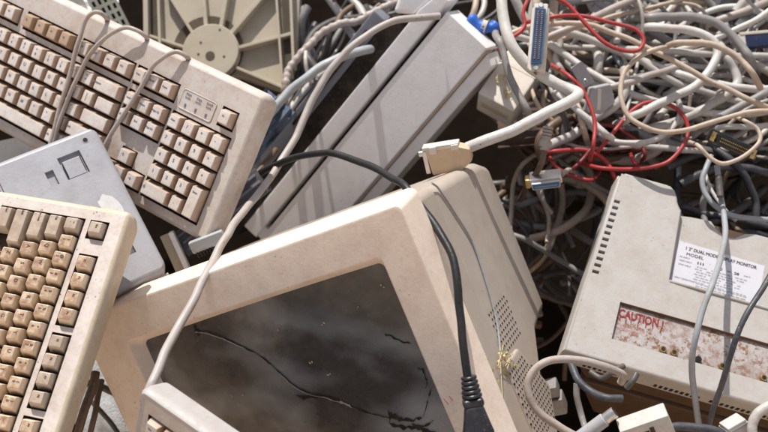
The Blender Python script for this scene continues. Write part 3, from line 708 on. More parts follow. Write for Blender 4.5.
# ------------------------------------------------------------------ ribbed housing with hub
def ribbed_housing():
    d = 1.40; k = d / FPX
    root = thing('ribbed_housing', frame(211, 52, d, 0, -10, -4), 'greenish cream round hub with ribs fanning out inside a framed housing', 'housing')
    q = lambda px, py: ((px - 211) * k, (52 - py) * k)
    mb = MB(); mb.prism([q(*p) for p in ((132, -60), (300, -60), (296, 60), (285, 92), (237, 74), (205, 100), (150, 60))], -.030, -.014, .002); part(mb, 'back_plate', M['fan'], root)
    r = MB()
    def bar(a, b, w, z0=-.014, z1=0.0, mat=0):
        a = Vector((*q(*a), 0)); b = Vector((*q(*b), 0)); dd = (b - a).normalized(); nn = Vector((-dd.y, dd.x, 0)) * w * k / 2
        r.prism([tuple((p)[:2]) for p in (a + nn, b + nn, b - nn, a - nn)][::-1], z0, z1, .0008, mat)
    out = []
    for a, b, w in (((195, 50), (147, 33), 3), ((192, 32), (163, -14), 3), ((205, 26), (199, -30), 4), ((220, 26), (228, -30), 4), ((230, 33), (275, -22), 4.5), ((238, 48), (293, 34), 3.5), ((236, 68), (288, 92), 3), ((190, 62), (150, 60), 3)):
        r = MB(); bar(a, b, w); part(r, 'rib', M['fan'], root)
    r = MB(); bar((141, -40), (146, 60), 5, -.014, .004); part(r, 'frame_bar', M['fan'], root)
    r = MB(); bar((153, -40), (160, 60), 3, -.014, .002); part(r, 'frame_bar', M['fan'], root)
    r = MB(); bar((273, -40), (284, 90), 2.5, -.014, .001); part(r, 'frame_bar', M['fan'], root)
    r = MB(); bar((289, -40), (295, 70), 3, -.014, .006); part(r, 'frame_bar', M['fan'], root)
    r = MB(); bar((281, -40), (290, 80), 8, -.014, -.010); part(r, 'frame_recess', M['fan_dark'], root)
    r = MB(); bar((147, -40), (153, 60), 7, -.014, -.010); part(r, 'frame_recess', M['fan_dark'], root)
    h = MB(); c = q(206, 47); h.cyl(.047, -.0145, -.0098, c, 40, 0); part(h, 'hub_opening', M['fan_dark'], root)
    h = MB(); h.cyl(28.5 * k, -.012, .004, (0, 0), 48, 0, None, .001); h.cyl(.0062, .0, .0046, (0, -5 * k), 20, 1)
    for x, y in ((-10, 9), (-12, -3), (14, -6), (9, 22)): h.cyl(.0016, .002, .0045, (x * k, y * k), 10, 1)
    part(h, 'hub', [M['fan'], M['fan_dark']], root)
ribbed_housing()

def perforated_bracket():
    d = 1.42; k = d / FPX
    root = thing('perforated_bracket', frame(108, 12, d, -62, -15, 8), 'green grey slotted bracket behind the cream keyboard', 'bracket')
    mb = MB(); W_, H_ = .052, .036
    holes = [(-.020 + i * .012, -.020 + i * .012 + .0075, -.014 + j * .008, -.014 + j * .008 + .004) for i in range(4) for j in range(4)]
    plate([-W_ / 2 - .005, W_ / 2 + .03] + [v for h in holes for v in h[:2]], [-H_ / 2, H_ / 2] + [v for h in holes for v in h[2:]], lambda x, y: any(h[0] < x < h[1] and h[2] < y < h[3] for h in holes), .003, mb, 0, 0, 1)
    part(mb, 'slotted_plate', [M['bracket'], M['hole']], root)
    mb = MB(); mb.box((.09, .030, .02), (.005, -.036, -.011), .003); part(mb, 'flange', M['bracket'], root)
    mb = MB(); mb.cyl(.010, -.004, .004, (-.012, -.032), 20, 0, None, .001); mb.cyl(.005, 0, .0046, (-.012, -.032), 14, 1); part(mb, 'boss', [M['bracket'], M['hole']], root)
perforated_bracket()

# ------------------------------------------------------------------ cables
def base_d(px, py): return 1.30 + .17 * (432 - py) / 432
def path(pts, lift=0.0, d=None):
    out = []
    for p in pts:
        dd = p[2] if len(p) > 2 else ((d if d is not None else base_d(p[0], p[1])) - lift)
        out.append(at(p[0], p[1], dd))
    if d is None and pts and len(pts[0]) < 3 and lift:
        for k, e in ((0, .035), (-1, .035)):
            q = Vi @ out[k]; out[k] = V @ (q * ((-q.z + e) / -q.z))
    return out
def cable(pts, w, col, label, lift=0.0, d=None, name='cable', cat='cable', group=None, root=None, sides=10, sub=7, r_fn=None):
    P = path(pts, lift, d); dm = sum((Vi @ p).z for p in P) / -len(P); r = w / 2 * dm / FPX
    Q = smooth(P, 3); sd_ = random.uniform(0, 50); a_ = min(.0016, r * .32)
    P = [q + Vector((noise.noise((q.x * 38 + sd_, q.y * 38, q.z * 38)), noise.noise((q.x * 38, q.y * 38 + sd_, q.z * 38)), noise.noise((q.x * 38, q.y * 38, q.z * 38 + sd_)))) * a_ for q in Q]
    sub = 3; fl = r_fn or (lambda t: 1 + .05 * noise.noise((t * 14, sd_, 1)))
    mb = MB(); mb.tube(P, lambda t: r * fl(t), 0, sides, sub)
    if root is not None:
        o = mb.build('cable', M['c_' + col] if isinstance(col, str) else col, weighted=False); o.parent = root; o.matrix_parent_inverse = root.matrix_world.inverted(); return o
    o = mb.build(name, M['c_' + col] if isinstance(col, str) else col, weighted=False)
    return tag(o, label, cat, group)
def attach(mb, name, mats, root, T):
    """a part given in its own frame T (world), hung under root"""
    o = mb.build(name, mats); o.parent = root; o.matrix_parent_inverse = root.matrix_world.inverted(); o.matrix_basis = T; return o

# -- D-shaped and ribbon style connectors
def dsub_insert(mb, L_, H_, z, mat_shell, mat_in, mat_pin, rows=2, n=18, cent=False):
    a = .0015
    mb.prism([(-L_ / 2, H_ / 2), (L_ / 2, H_ / 2), (L_ / 2 - a, -H_ / 2), (-L_ / 2 + a, -H_ / 2)][::-1], z, z + .005, .0004, mat_shell, None, 2, .0016)
    mb.prism([(-L_ / 2 + .0012, H_ / 2 - .001), (L_ / 2 - .0012, H_ / 2 - .001), (L_ / 2 - a - .001, -H_ / 2 + .001), (-L_ / 2 + a + .001, -H_ / 2 + .001)][::-1], z + .002, z + .0054, .0002, mat_in, None, 2, .0014)
    for r_ in range(rows):
        y = (r_ - (rows - 1) / 2) * H_ * .36
        for i in range(n):
            x = (i - (n - 1) / 2) * (L_ - .009) / n
            mb.box(((L_ - .009) / n * .5, H_ * .14, .0012), (x, y, z + .0056), 0, mat_pin)

# Ribbon-style connector standing upright among red cables
r0 = thing('ribbon_connector', frame(538.5, 37, 1.17, 86, -10, 14), 'cream ribbon connector with blue insert standing upright among the red cables', 'connector')
mb = MB(); mb.box((.075, .020, .016), (0, 0, -.010), .003); mb.box((.080, .0155, .004), (0, 0, -.001), .0015); part(mb, 'hood', M['white_hood'], r0)
mb = MB(); dsub_insert(mb, .0665, .0125, .0005, 0, 1, 2, 2, 24); part(mb, 'insert', [M['blue_insert'], M['navy'], M['rail_metal']], r0)
for x in (-.037, .037):
    mb = MB(); mb.cyl(.003, -.012, .0035, (x, 0), 12, 0, None, .0006); part(mb, 'clip', M['steel'], r0)
# second one low, facing down
r1 = thing('ribbon_connector', frame(546, 184, 1.21, 14, 30, -14), 'steel shelled ribbon connector with blue insert below the red wires', 'connector')
mb = MB(); mb.box((.038, .010, .020), (0, .002, -.011), .002); part(mb, 'shell', M['steel'], r1)
mb = MB(); dsub_insert(mb, .034, .0085, -.0012, 0, 1, 2, 1, 16); part(mb, 'insert', [M['steel'], M['blue_insert'], M['steel']], r1)
mb = MB(); mb.box((.006, .012, .012), (-.0205, .001, -.008), .0015); part(mb, 'clip', M['brass'], r1)
cable([(560, 176, 1.225), (568, 170, 1.25), (576, 176, 1.28), (580, 186, 1.31)], 5, 'pinkish', None, root=r1)

# black connector with gold pins at the far side
r2 = thing('pin_connector', frame(733, 145, 1.20, -24, 12, 8), 'black connector with two rows of gold pins above the silver cord', 'connector')
mb = MB(); mb.box((.056, .015, .012), (0, 0, -.007), .0025); part(mb, 'hood', M['plug_black'], r2)
mb = MB(); dsub_insert(mb, .046, .010, -.001, 0, 1, 2, 2, 15); part(mb, 'insert', [M['black'], M['black'], M['brass']], r2)
for x in (-.0255, .0255):
    mb = MB(); mb.box((.0055, .011, .003), (x, 0, .0006), .0008); mb.cyl(.0018, 0, .0042, (x, 0), 10, 0); part(mb, 'ear', M['brass'], r2)
# navy connector
r3 = thing('pin_connector', frame(757, 40, 1.33, 5, -8, 0), 'navy blue wide connector with cream shell near the black adaptor', 'connector')
mb = MB(); mb.box((.050, .016, .014), (.010, 0, -.008), .0015); part(mb, 'hood', M['navy'], r3)
mb = MB(); mb.box((.012, .019, .010), (-.0185, 0, -.006), .0015); mb.box((.052, .004, .012), (.006, .0100, -.006), .001); part(mb, 'shell', M['white_hood'], r3)
# grey hoods in the tangle
r4 = thing('plug_hood', frame(600, 98, 1.26, 0, 14, 10), 'flat grey connector hood below the red loop', 'connector')
k4 = 1.26 / FPX
mb = MB(); mb.prism([(-10 * k4, 10 * k4), (11 * k4, 14 * k4), (17 * k4, -5 * k4), (2 * k4, -17 * k4), (-14 * k4, -14 * k4)][::-1], -.012, 0, .002); part(mb, 'hood', M['grey_hood'], r4)
mb = MB(); mb.box((.004, .024, .001), (-.001, -.002, .0005), 0); part(mb, 'seam', M['white_hood'], r4)
r5 = thing('plug_hood', frame(582.5, 75, 1.245, -58, 10, 6), 'small grey connector hood with a screw, beside the red wire', 'connector')
mb = MB(); mb.box((.028, .0155, .010), (0, 0, -.005), .0015); part(mb, 'hood', M['grey_hood'], r5)
mb = MB(); mb.cyl(.0028, -.001, .0012, (.008, -.001), 14, 0, None, .0004); mb.box((.0045, .0008, .0006), (.008, -.001, .0013), 0, 1); part(mb, 'screw', [M['steel'], M['hole']], r5)
# mini plug with ribbed strain relief
r6 = thing('round_plug', frame(546, 140, 1.2, -100, 0, 0), 'grey moulded round plug with ribbed neck beside the thick white cable', 'plug')
Ty = Rot(90, 'Y')
mb = MB()
for i in range(4): mb.cyl(.0062 - .0002 * i, -.0015, .0015, (0, 0), 16, 0, Tr((-.0135 + i * .0036, 0, 0)) @ Ty, .0006)
part(mb, 'strain_relief', M['c_pinkish'], r6)
mb = MB(); mb.cyl(.0052, -.003, .012, (0, 0), 16, 0, Ty, .001); mb.box((.008, .014, .010), (.0045, 0, 0), .002); part(mb, 'body', M['c_pinkish'], r6)
cable([(545, 150, 1.2), (542, 162, 1.2), (537, 172, 1.215), (527, 186, 1.24), (520, 200, 1.28)], 6, 'brown', None, root=r6)

# thick white cable and its tan connector
r7 = thing('parallel_cable', frame(446, 159, 1.14, 14, 22, -16), 'thick white cable doubling back down into a tan printer connector', 'cable')
mb = MB(); mb.prism([(-.018, -.017), (-.021, .012), (.012, .013), (.027, .007), (.027, -.007), (.014, -.016)][::-1], -.016, 0, .0018); part(mb, 'hood', M['tan_hood'], r7)
mb = MB(); mb.box((.040, .004, .014), (-.004, .0135, -.008), .001); mb.box((.008, .008, .003), (-.012, .012, .001), .001); mb.box((.008, .006, .003), (.012, .012, .001), .001); part(mb, 'latch', M['white_hood'], r7)
mb = MB(); mb.box((.005, .026, .012), (-.0225, -.002, -.008), .001); mb.cyl(.0032, -.006, .006, (0, 0), 12, 0, Tr((-.0235, .008, -.006)) @ Ty, .0008); part(mb, 'plug_face', M['steel'], r7)
cable([(468, 148, 1.145), (484, 142, 1.14), (500, 136, 1.14), (521, 127, 1.14), (548, 112.5, 1.145), (570, 101, 1.155), (578, 94, 1.165), (571, 89, 1.175), (552, 81, 1.18), (531, 69, 1.18), (514, 48, 1.18), (505, 25, 1.19), (501, 0, 1.20), (499, -30, 1.22)], 11.5, 'white', None, root=r7, sides=14)

# black power cord with moulded plug
r8 = thing('power_cable', Tr(at(470, 400, .94)), 'black power cord arching over the white case and hanging its plug down the monitor side', 'power cable')
cable([(214, 203, 1.30), (228, 191, 1.26), (242, 182, 1.235), (256, 175, 1.21), (279, 163.5, 1.185), (304, 156, 1.165), (329, 153.5, 1.14), (354, 160, 1.11), (378, 170, 1.07), (394, 179, 1.035), (404, 185.5, 1.012), (412, 195, 1.0), (420, 205, .985), (436, 226, .97), (449, 249, .957), (456.5, 278, .945), (460, 310, .94), (463, 342, .935), (468, 378, .932), (471, 396, .93)], 7.6, M['black'], None, root=r8, sides=12)
T8 = frame(471.5, 393, .93, -80, 0, 0)
mb = MB()
for i in range(5): mb.cyl(.0070 + .0005 * i, -.0014, .0014, (0, 0), 18, 0, T8 @ Tr((-.0135 + i * .0040, 0, 0)) @ Ty, .0005)
o = mb.build('strain_relief', M['plug_black']); o.parent = r8; o.matrix_parent_inverse = r8.matrix_world.inverted()
mb = MB(); mb.box((.008, .0185, .016), (.0085, 0, 0), .003, 0, T8, 3); mb.prism([(.011, .008), (.022, .0105), (.034, .0135), (.060, .0135), (.060, -.0135), (.034, -.0135), (.022, -.0105), (.011, -.008)][::-1], -.0085, .0085, .003, 0, T8); mb.box((.010, .006, .001), (.030, 0, .0088), .0004, 0, T8)
o = mb.build('plug', M['plug_black']); o.parent = r8; o.matrix_parent_inverse = r8.matrix_world.inverted()

# long light cable over the monitor's corner of the bezel
cable([(440, 16, 1.275), (414, 18, 1.262), (389, 23, 1.255), (356, 43, 1.245), (336, 63, 1.24), (319, 88, 1.235), (304, 119, 1.225), (291, 145, 1.21), (278, 166, 1.19), (261, 190, 1.16), (242, 213, 1.12), (228, 234, 1.085), (216, 256, 1.062), (206, 275, 1.04), (195, 296, 1.018), (178, 329, .99), (160, 364, .955), (150, 389, .940), (146, 400, .955)], 8.0, 'mauve', 'long light grey cable running from the white case down across the monitor bezel')
# loops over the cream keyboard
kd = lambda px, py, up: (px, py, dep_on(PA, px, py, .0) - up)
def dep_on(P, px, py, z):
    I = P.inverted(); q = I @ cam.location; d = (I @ at(px, py, 1)) - q; t = (z - q.z) / d.z
    return -(Vi @ (P @ (q + d * t))).z
def over(front, arch, back, up): return [(x, y, dep_on(PA, x, y, 0) + .05) for x, y in back] + [(x, y, dep_on(PA, x, y, 0) - u) for x, y, u in arch] + [(x, y, dep_on(PA, x, y, 0) - up) for x, y in front]
cable(over(((80, 36), (76.5, 49), (72, 66), (67.5, 83), (63, 98), (58, 113), (54, 130), (50, 145)), ((106, 18, .0), (101, 13.5, .008), (95, 12.5, .012), (88, 17, .014), (83, 26, .015)), ((112, 30),), .016), 4.6, 'pinkish', 'thin dusty cord crossing the cream keyboard nearest its middle, first of three loops')
cable(over(((94, 49), (85, 62), (76, 80), (68.5, 97), (62, 115), (56, 133), (52, 146)), ((146, 37, .0), (139, 31.5, .008), (127, 27.6, .012), (116, 31, .014), (105, 38, .015)), ((150, 48),), .015), 4.4, 'pinkish', 'tan cord arching over the back edge of the cream keyboard, the middle loop')
cable(over(((142, 86), (131, 103), (119.5, 120), (108, 140), (98, 158)), ((187, 57, .0), (177, 51.7, .008), (166, 55.5, .012), (152, 67, .014)), ((194, 67),), .014), 4.6, 'pinkish', 'thin dusty cord crossing the cream keyboard beside its indicator panel')

# left bundle between keyboard and case
cable([(284, 112), (285, 88), (287, 73), (296, 60), (308, 46), (323, 32), (340, 24), (356, 21), (375, 11.5), (392, 4), (412, -3)], 8, 'pinkish', 'crinkled dusty braided cable rising to the top of the white case', .10, r_fn=lambda t: 1 + .13 * math.sin(t * 150))
cable([(232, 168, 1.29), (246, 145, 1.28), (257, 132, 1.275), (273, 110, 1.275), (290, 91, 1.28), (306, 78, 1.28), (322, 66, 1.285), (343, 57, 1.29), (364, 51, 1.31), (380, 47, 1.36), (394, 44, 1.42)], 9, 'bluegrey', 'pale blue grey cable sweeping up beside the dark case rail')
cable([(312, 83, 1.34), (307, 72, 1.335), (306, 60, 1.335), (306, 52, 1.345)], 4, 'white', 'short white stub of wire sticking up from the pale blue cable')
cable([(262, 150), (280, 122), (297, 100), (313, 82), (332, 66), (352, 50), (372, 36)], 7, 'white', 'white cable lying under the pale blue cable', .03)
cable([(213, 205), (226, 178), (236, 160), (246, 140), (262, 118), (280, 96)], 5, 'dark', 'black cord in the gap beside the cream keyboard end', .10)
cable([(205, 228), (222, 205), (240, 190), (258, 172), (276, 150)], 6, 'brown', 'brown cord low in the gap beside the cream keyboard end', .08)
cable([(218, 150), (230, 138), (246, 130), (256, 118), (262, 104)], 5, 'beige', 'tan cord curling at the tip of the cream keyboard', .12)

# red wires
cable([(527, 22), (548, 17.7), (579, 15.6), (604, 21), (629, 27), (640, 33), (644, 41), (638, 50), (622, 50), (604, 42), (588, 27), (578, 15), (569, 5), (556, -2), (546, -8)], 4.2, 'red', 'red wire bent into a wide loop at the top of the tangle', .235)
cable([(532, -6), (526, 3), (523, 14), (525, 24), (520, 32), (508, 40), (498, 50)], 4, 'red', 'red wire curling behind the upright ribbon connector', .20)
cable([(552, 65), (569, 76), (583, 90), (591, 107), (595, 126), (593, 147), (590, 160)], 4.2, 'red', 'red wire falling from the upright ribbon connector', .215)
cable([(587, 166), (600, 149), (617, 128), (629.6, 113), (645, 103), (662, 102), (678, 110), (686.5, 122), (687.4, 135), (680, 150), (668, 162), (651, 167), (625, 169.5), (600, 168), (580, 163)], 4.2, 'red', 'red wire forming the round loop above the off white monitor back', .155)
cable([(575, 132), (580, 126.5), (594, 124.5), (616, 127), (629, 135), (641, 145), (645, 155), (638, 163)], 4.0, 'darkred', 'dark red wire arching inside the round red loop', .14)
cable([(544, 155), (552, 151.5), (568, 150), (583, 150), (598, 155), (608, 164), (614, 176), (617, 186)], 4.3, 'red', 'red wire arching down onto the top of the off white monitor', .15)
cable([(592, 153), (606, 151.5), (625, 149), (648, 150), (668, 150), (690, 147), (705, 144)], 3.8, 'darkred', 'dark red wire running level beneath the round red loop', .12)
cable([(549, 155), (553, 163), (562, 171), (576, 178), (592, 180), (600, 172)], 3.8, 'red', 'red wire sagging near the steel ribbon connector', .14)
cable([(563, 176), (574, 168), (584, 158), (592, 148), (604, 140)], 3.8, 'darkred', 'dark red wire slanting up from the steel ribbon connector', .15)
cable([(630, 150.5), (632, 158), (636, 165), (641, 170)], 4, 'red', 'short red stub inside the round red loop', .15)

# cables over the display's back
silver = cable([(717, 166, 1.22), (719, 180, 1.215), (721, 200, 1.205), (725, 218, 1.185), (724.5, 240, 1.155), (720, 262, 1.115), (712, 285, 1.06), (703, 310, 1.05), (696, 335, 1.045), (692.5, 358, 1.05), (693, 385, 1.06), (697, 412, 1.07), (702, 440, 1.08)], 6.2, 'silver', 'silver grey cord hanging down across the rating label')
cable([(790, 245, 1.08), (775, 268, 1.07), (762, 289, 1.055), (747, 314, 1.045), (737, 337, 1.04), (729, 362, 1.045), (720, 390, 1.055), (711, 418, 1.065), (705, 440, 1.08)], 6.0, 'blueblack', 'black cord crossing the caution plate beside the silver cord')
cable([(711, 156, 1.25), (706, 168, 1.24), (702.5, 180, 1.235), (706, 195, 1.23), (715, 206, 1.225), (730, 215, 1.222), (748, 218, 1.222), (775, 220, 1.23)], 5.6, 'silver', 'silver cord curving above the top edge of the off white monitor')
cable([(704, 170, 1.26), (709, 185, 1.25), (718, 201, 1.24), (727, 212, 1.235), (736, 221, 1.235)], 3.6, 'white', 'thin white cord beside the silver cord above the monitor')
cable([(718.4, 176, 1.208), (719.5, 186, 1.204), (720.6, 197, 1.198)], 7, 'dark', 'short black sleeve on the silver cord')
cable([(690, 142), (700, 147), (709, 157), (722, 163.5), (738, 159.6), (752, 150), (760, 139), (757, 129), (745, 121), (733, 116)], 4.2, 'beige', 'thin beige cord looping round the black pin connector', .225)

# the long beige and grey cables of the tangle
cable([(498, 42), (510, 34), (527, 28), (548, 25), (569, 23), (594, 26), (617, 34.5), (640, 44), (655, 52), (678, 63), (704, 78), (732, 91), (755, 102), (785, 116)], 5.6, 'beige', 'long beige cable slanting from the ribbon connector across the whole tangle', .19)
cable([(790, 108), (768, 111), (751, 112), (728, 117.6), (703, 125), (681, 131), (658, 131.5), (639, 124), (627, 114), (621.5, 100), (621, 84), (624, 72), (632, 63), (644, 54), (657, 49), (667, 48)], 5.2, 'beige', 'beige cable bent into a big open loop beside the red loop', .225)
cable([(668, 46), (676, 43.5), (688, 43), (711, 44), (728, 51), (743, 62), (753, 74), (760, 88)], 6.4, 'beige', 'cut end of a stained beige cable arching over the grey coils', .225)
cable([(545, 42), (560, 36), (575, 29), (594, 22), (610, 17), (625, 13.5), (645, 9), (668, 3), (690, -3)], 4.4, 'beige', 'tan wire rising behind the red loop', .14)
cable([(616, 18), (640, 11), (658, 5), (678, 3), (697, 6), (706, 15), (707, 28)], 3.6, 'beige', 'thin tan wire hooked near the top of the tangle', .12)
cable([(630, 18), (650, 18), (668, 16.5), (691, 17), (712, 21), (728, 32), (741, 46), (750, 58), (752, 70)], 9, 'grey', 'outermost thick grey cable of the coil by the black adaptor', .15)
cable([(640, 27), (655, 28), (678, 29), (698, 33), (713, 41), (718, 51), (714, 64), (704, 78), (694, 87), (676, 96), (655, 106), (634, 116), (616, 125)], 8.6, 'white', 'thick white cable coiling through the middle of the tangle', .16)
cable([(718, 42), (727, 58), (734, 69), (737, 82), (729, 94), (716, 102), (697, 112), (678, 121), (655, 128), (630, 134)], 9.4, 'light', 'thick light grey cable curving down behind the beige loop', .13)
cable([(620, 10), (635, 19), (651, 31), (668, 42), (684, 51), (701, 62), (716, 76)], 9, 'grey', 'dark grey cable slanting under the white coil', .11)
cable([(683, 62), (685, 71), (682, 82), (673, 91), (662, 97)], 8, 'white', 'short bright white cable bend inside the coil', .12)
for i, (y, w) in enumerate(((83, 8), (93, 8), (103, 8))):
    cable([(612, y + 6), (624, y + 1), (640, y - 1), (656, y + 2), (670, y + 8), (682, y + 16)], w, ('dark', 'blueblack', 'dark')[i], ('uppermost of three black cables nested inside the beige loop', 'middle of three black cables nested inside the beige loop', 'lowest of three black cables nested inside the beige loop')[i], .09)
cable([(608, 122), (622, 128), (639, 133), (658, 140), (680, 146), (702, 148)], 9, 'grey', 'dark grey cable passing under the round red loop', .12)
cable([(590, 138), (612, 143), (636, 146), (660, 147.5), (684, 150), (704, 152)], 6, 'light', 'light grey cable lying level below the round red loop', .14)
cable([(788, 84), (768, 92), (745, 104), (728, 113), (712, 122), (694, 134)], 8, 'grey', 'grey cable coming in above the black pin connector', .16)
cable([(786, 124), (762, 126), (742, 127), (724, 127), (706, 132)], 6, 'light', 'light grey cable just above the black pin connector', .17)
cable([(495, 33), (499, 40), (503, 52), (509, 74), (518, 94), (527, 110), (534, 128)], 7.5, 'grey', 'grey cable hanging beside the thick white cable', .19)
cable([(556, 92), (575, 108), (592, 122), (606, 134), (618, 143)], 6.5, 'white', 'white cable with a cut end pointing at the red loop', .17)
cable([(575, 100), (580, 114), (584, 130), (588, 144)], 6.2, 'beige', 'short beige cable hanging under the bend of the white cable', .16)
cable([(540, 28), (556, 32), (560, 44), (556, 58), (562, 70), (572, 84)], 6.5, 'light', 'light grey cable passing behind the upright ribbon connector', .12)
cable([(594, 42), (598, 58), (597, 72), (595, 88)], 9.5, 'light', 'straight light grey cable going down inside the red loop', .13)
cable([(556, 118), (570, 128), (584, 138), (596, 146)], 7, 'beige', 'wide beige cable end below the bend of the white cable', .10)

# bottom cluster
cable([(621, 383, 1.06), (624, 376, 1.055), (617, 371.5, 1.05), (605, 367, 1.045), (582, 361, 1.04), (562, 358.5, 1.035), (545, 362, 1.03), (533, 372, 1.03), (528, 386, 1.03), (532, 402, 1.03), (543, 416, 1.03), (559, 427, 1.03), (575, 436, 1.03)], 8, 'pinkish', 'thick grey pink cable looping in front of the monitor vent', None or 0)
cable([(570, 363, 1.12), (574, 372, 1.11), (580, 382, 1.10), (592, 392, 1.09), (607, 398, 1.08), (622, 399, 1.08)], 8, 'blueblack', 'dark grey cable lying in shade under the off white monitor')
cable([(577, 384, 1.10), (577, 398, 1.10), (581, 414, 1.10), (587, 432, 1.09)], 6.5, 'grey', 'dull grey cable dropping below the off white monitor')
cable([(590, 372, 1.10), (602, 378, 1.09), (612, 372, 1.085), (624, 366, 1.09)], 6, 'dark', 'short dark cable tucked under the edge of the off white monitor')
cable([(626, 388, 1.04), (632, 381, 1.037), (636, 374, 1.04)], 6.5, 'dark', 'short black stub under the edge of the off white monitor')
cable([(640, 440, .98), (654, 431, .98), (672, 427.5, .98), (692, 427.5, .98), (714, 431, .98), (730, 440, .98)], 9, 'blueblack', 'shiny black cable arching along the bottom edge')
cable([(790, 402, .97), (770, 407, .97), (757, 415, .97), (751, 428, .97), (753, 445, .97)], 10, 'light', 'thick light grey cable ring at the bottom corner')
r9 = thing('round_plug', frame(600, 423, .98, 42, 10, -12), 'light grey round plug with open metal end at the bottom edge', 'plug')
mb = MB(); mb.cyl(.0066, -.050, .006, (0, 0), 20, 0, Ty, .001); part(mb, 'body', M['grey_hood'], r9)
mb = MB(); mb.cyl(.0055, .006, .017, (0, 0), 20, 0, Ty, .0004); mb.cyl(.0044, .010, .0174, (0, 0), 16, 1, Ty); part(mb, 'metal_shell', [M['steel'], M['hole']], r9)
r10 = thing('white_connector', frame(649, 436, .97, 27, 24, -12), 'bright white connector block with worn print at the bottom edge', 'connector')
mb = MB(); mb.box((.046, .030, .020), (0, 0, -.010), .0015); part(mb, 'block', M['dull_white'], r10)
mb = MB(); mb.box((.016, .004, .0006), (-.006, .004, .0003), 0); mb.box((.004, .009, .0006), (.005, .004, .0003), 0); mb.box((.010, .0015, .0006), (-.012, -.006, .0003), 0); part(mb, 'worn_print', M['well'], r10)
r11 = thing('white_connector', frame(740, 432, .975, 25, 18, 8), 'small white connector block beside the thick cable ring', 'connector')
mb = MB(); mb.box((.020, .018, .016), (0, 0, -.008), .0015); part(mb, 'block', M['dull_white'], r11)
mb = MB(); mb.box((.022, .003, .017), (0, .004, -.0082), .0006); part(mb, 'rim', M['grey_hood'], r11)
r12 = thing('adaptor_block', frame(553, 405, 1.20, 24, 25, -20), 'two step dull grey plug block behind the looping grey pink cable', 'adaptor')
mb = MB(); mb.box((.024, .022, .02), (0, -.006, -.010), .002); part(mb, 'block', M['c_grey'], r12)
mb = MB(); mb.box((.018, .015, .02), (.001, .0135, -.013), .002); part(mb, 'step', M['c_grey'], r12)

# beige box with dry flowers, black adaptor, blue scrap, cardboard
def box_frame(px, py, d, X, Y):
    X = Vector(X).normalized(); Y = Vector(Y); Y = (Y - X * X.dot(Y)).normalized(); Z = X.cross(Y)
    R = Matrix((X, Y, Z)).transposed().to_4x4()
    return Tr(at(px, py, d)) @ V.to_3x3().to_4x4() @ R
rb = thing('power_supply_box', box_frame(497, 100, 1.29, (.84, -.49, .23), (.43, .83, -.36)), 'small cream box with dry blossoms on it beside the white case', 'box')
mb = MB(); mb.box((.050, .075, .042), (0, .034, -.021), .003); part(mb, 'shell', M['white_hood'], rb)
mb = MB(); mb.box((.036, .0015, .010), (0, -.004, -.02), .0004); part(mb, 'socket_plate', M['fan'], rb)
mb = MB(); mb.box((.0505, .0006, .0425), (0, .05, -.0212), 0); part(mb, 'shell_seam', M['fan_dark'], rb)
bl = thing('power_adaptor', frame(730, 13, 1.38, -20, 20, 16), 'black box adaptor at the top of the cable tangle', 'adaptor')
mb = MB(); mb.prism([(-.019, .014), (.002, .020), (.020, .004), (.012, -.016), (-.006, -.018), (-.020, -.004)][::-1], -.03, 0, .003); part(mb, 'body', M['dark_metal'], bl)
mb = MB(); mb.tube([(.018, 0, -.01), (.032, .004, -.012), (.050, .003, -.010), (.075, .010, -.012)], .003, 0, 8); part(mb, 'lead', M['c_grey'], bl)
bt = thing('cable_tie_wrap', frame(481, 27, 1.32, -14, 10, 0), 'bright blue plastic wrap with a white band beside the white case top', 'wrap')
mb = MB(); mb.tube([(-.016, .006, 0), (-.008, .003, .004), (.002, 0, .004), (.012, .002, .002), (.018, .005, -.002)], lambda t: .0075 + .0016 * math.sin(t * 16), 0, 12, 5); part(mb, 'wrap', M['blue_plastic'], bt)
mb = MB(); mb.tube([(.000, .001, .004), (.006, .0005, .0045)], .0088, 0, 12, 3); part(mb, 'band', M['white_hood'], bt)

# straw and dry blossoms caught in corners
def blossoms(name, label, spots, mw, seed, size=1.0):
    rnd = random.Random(seed); root = thing(name, mw, label, 'dry plant'); iv = mw.inverted()
    heads = MB(); stems = MB()
    for p in spots:
        c = iv @ p
        for k in range(6):
            a = Vector((rnd.gauss(0, 1), rnd.gauss(0, 1), rnd.gauss(0, 1))).normalized(); q = c + a * rnd.uniform(.001, .0035) * size
            e = a.orthogonal().normalized(); f = a.cross(e); w = rnd.uniform(.0007, .0018) * size
            heads.add([q - e * w - f * w * .5, q + e * w - f * w * .4, q + e * w * .7 + f * w + a * w * .5, q - e * w * .6 + f * w + a * w * .4], [[0, 1, 2, 3]])
    for i in range(len(spots) - 1):
        stems.tube([iv @ spots[i], (iv @ spots[i]).lerp(iv @ spots[i + 1], .5) + Vector((rnd.gauss(0, .001),) * 3), iv @ spots[i + 1]], .00045, 0, 5, 3)
    part(heads, 'blossoms', M['straw'], root); part(stems, 'stem', M['straw'], root)
sp = []
rn = random.Random(5)
def on_side(px, py, lift): # on the monitor's side
    q = PCi @ cam.location; d = (PCi @ at(px, py, 1)) - q; t = (.190 + lift - q.x) / d.x; return PC @ (q + d * t)
for (x, y) in ((487, 360), (485, 356), (490, 372), (494, 380), (497, 396), (500, 403), (503, 410), (508, 422), (504, 414), (500, 352), (505, 358), (509, 363), (506, 370), (511, 356), (503, 346), (498, 366), (508, 374), (514, 366), (500, 362), (506, 352)): sp.append(on_side(x, y, rn.uniform(.0005, .0035)))
blossoms('dry_sprig', 'dry yellow blossoms caught on the monitor vent beside the plug', sp, Tr(sp[0]), 4)
sp = [rb.matrix_world @ Vector((x, y, .003)) for x, y in ((-.012, .030), (-.008, .034), (-.004, .028), (.004, .014), (.008, .010), (.010, .015), (-.013, .024))]
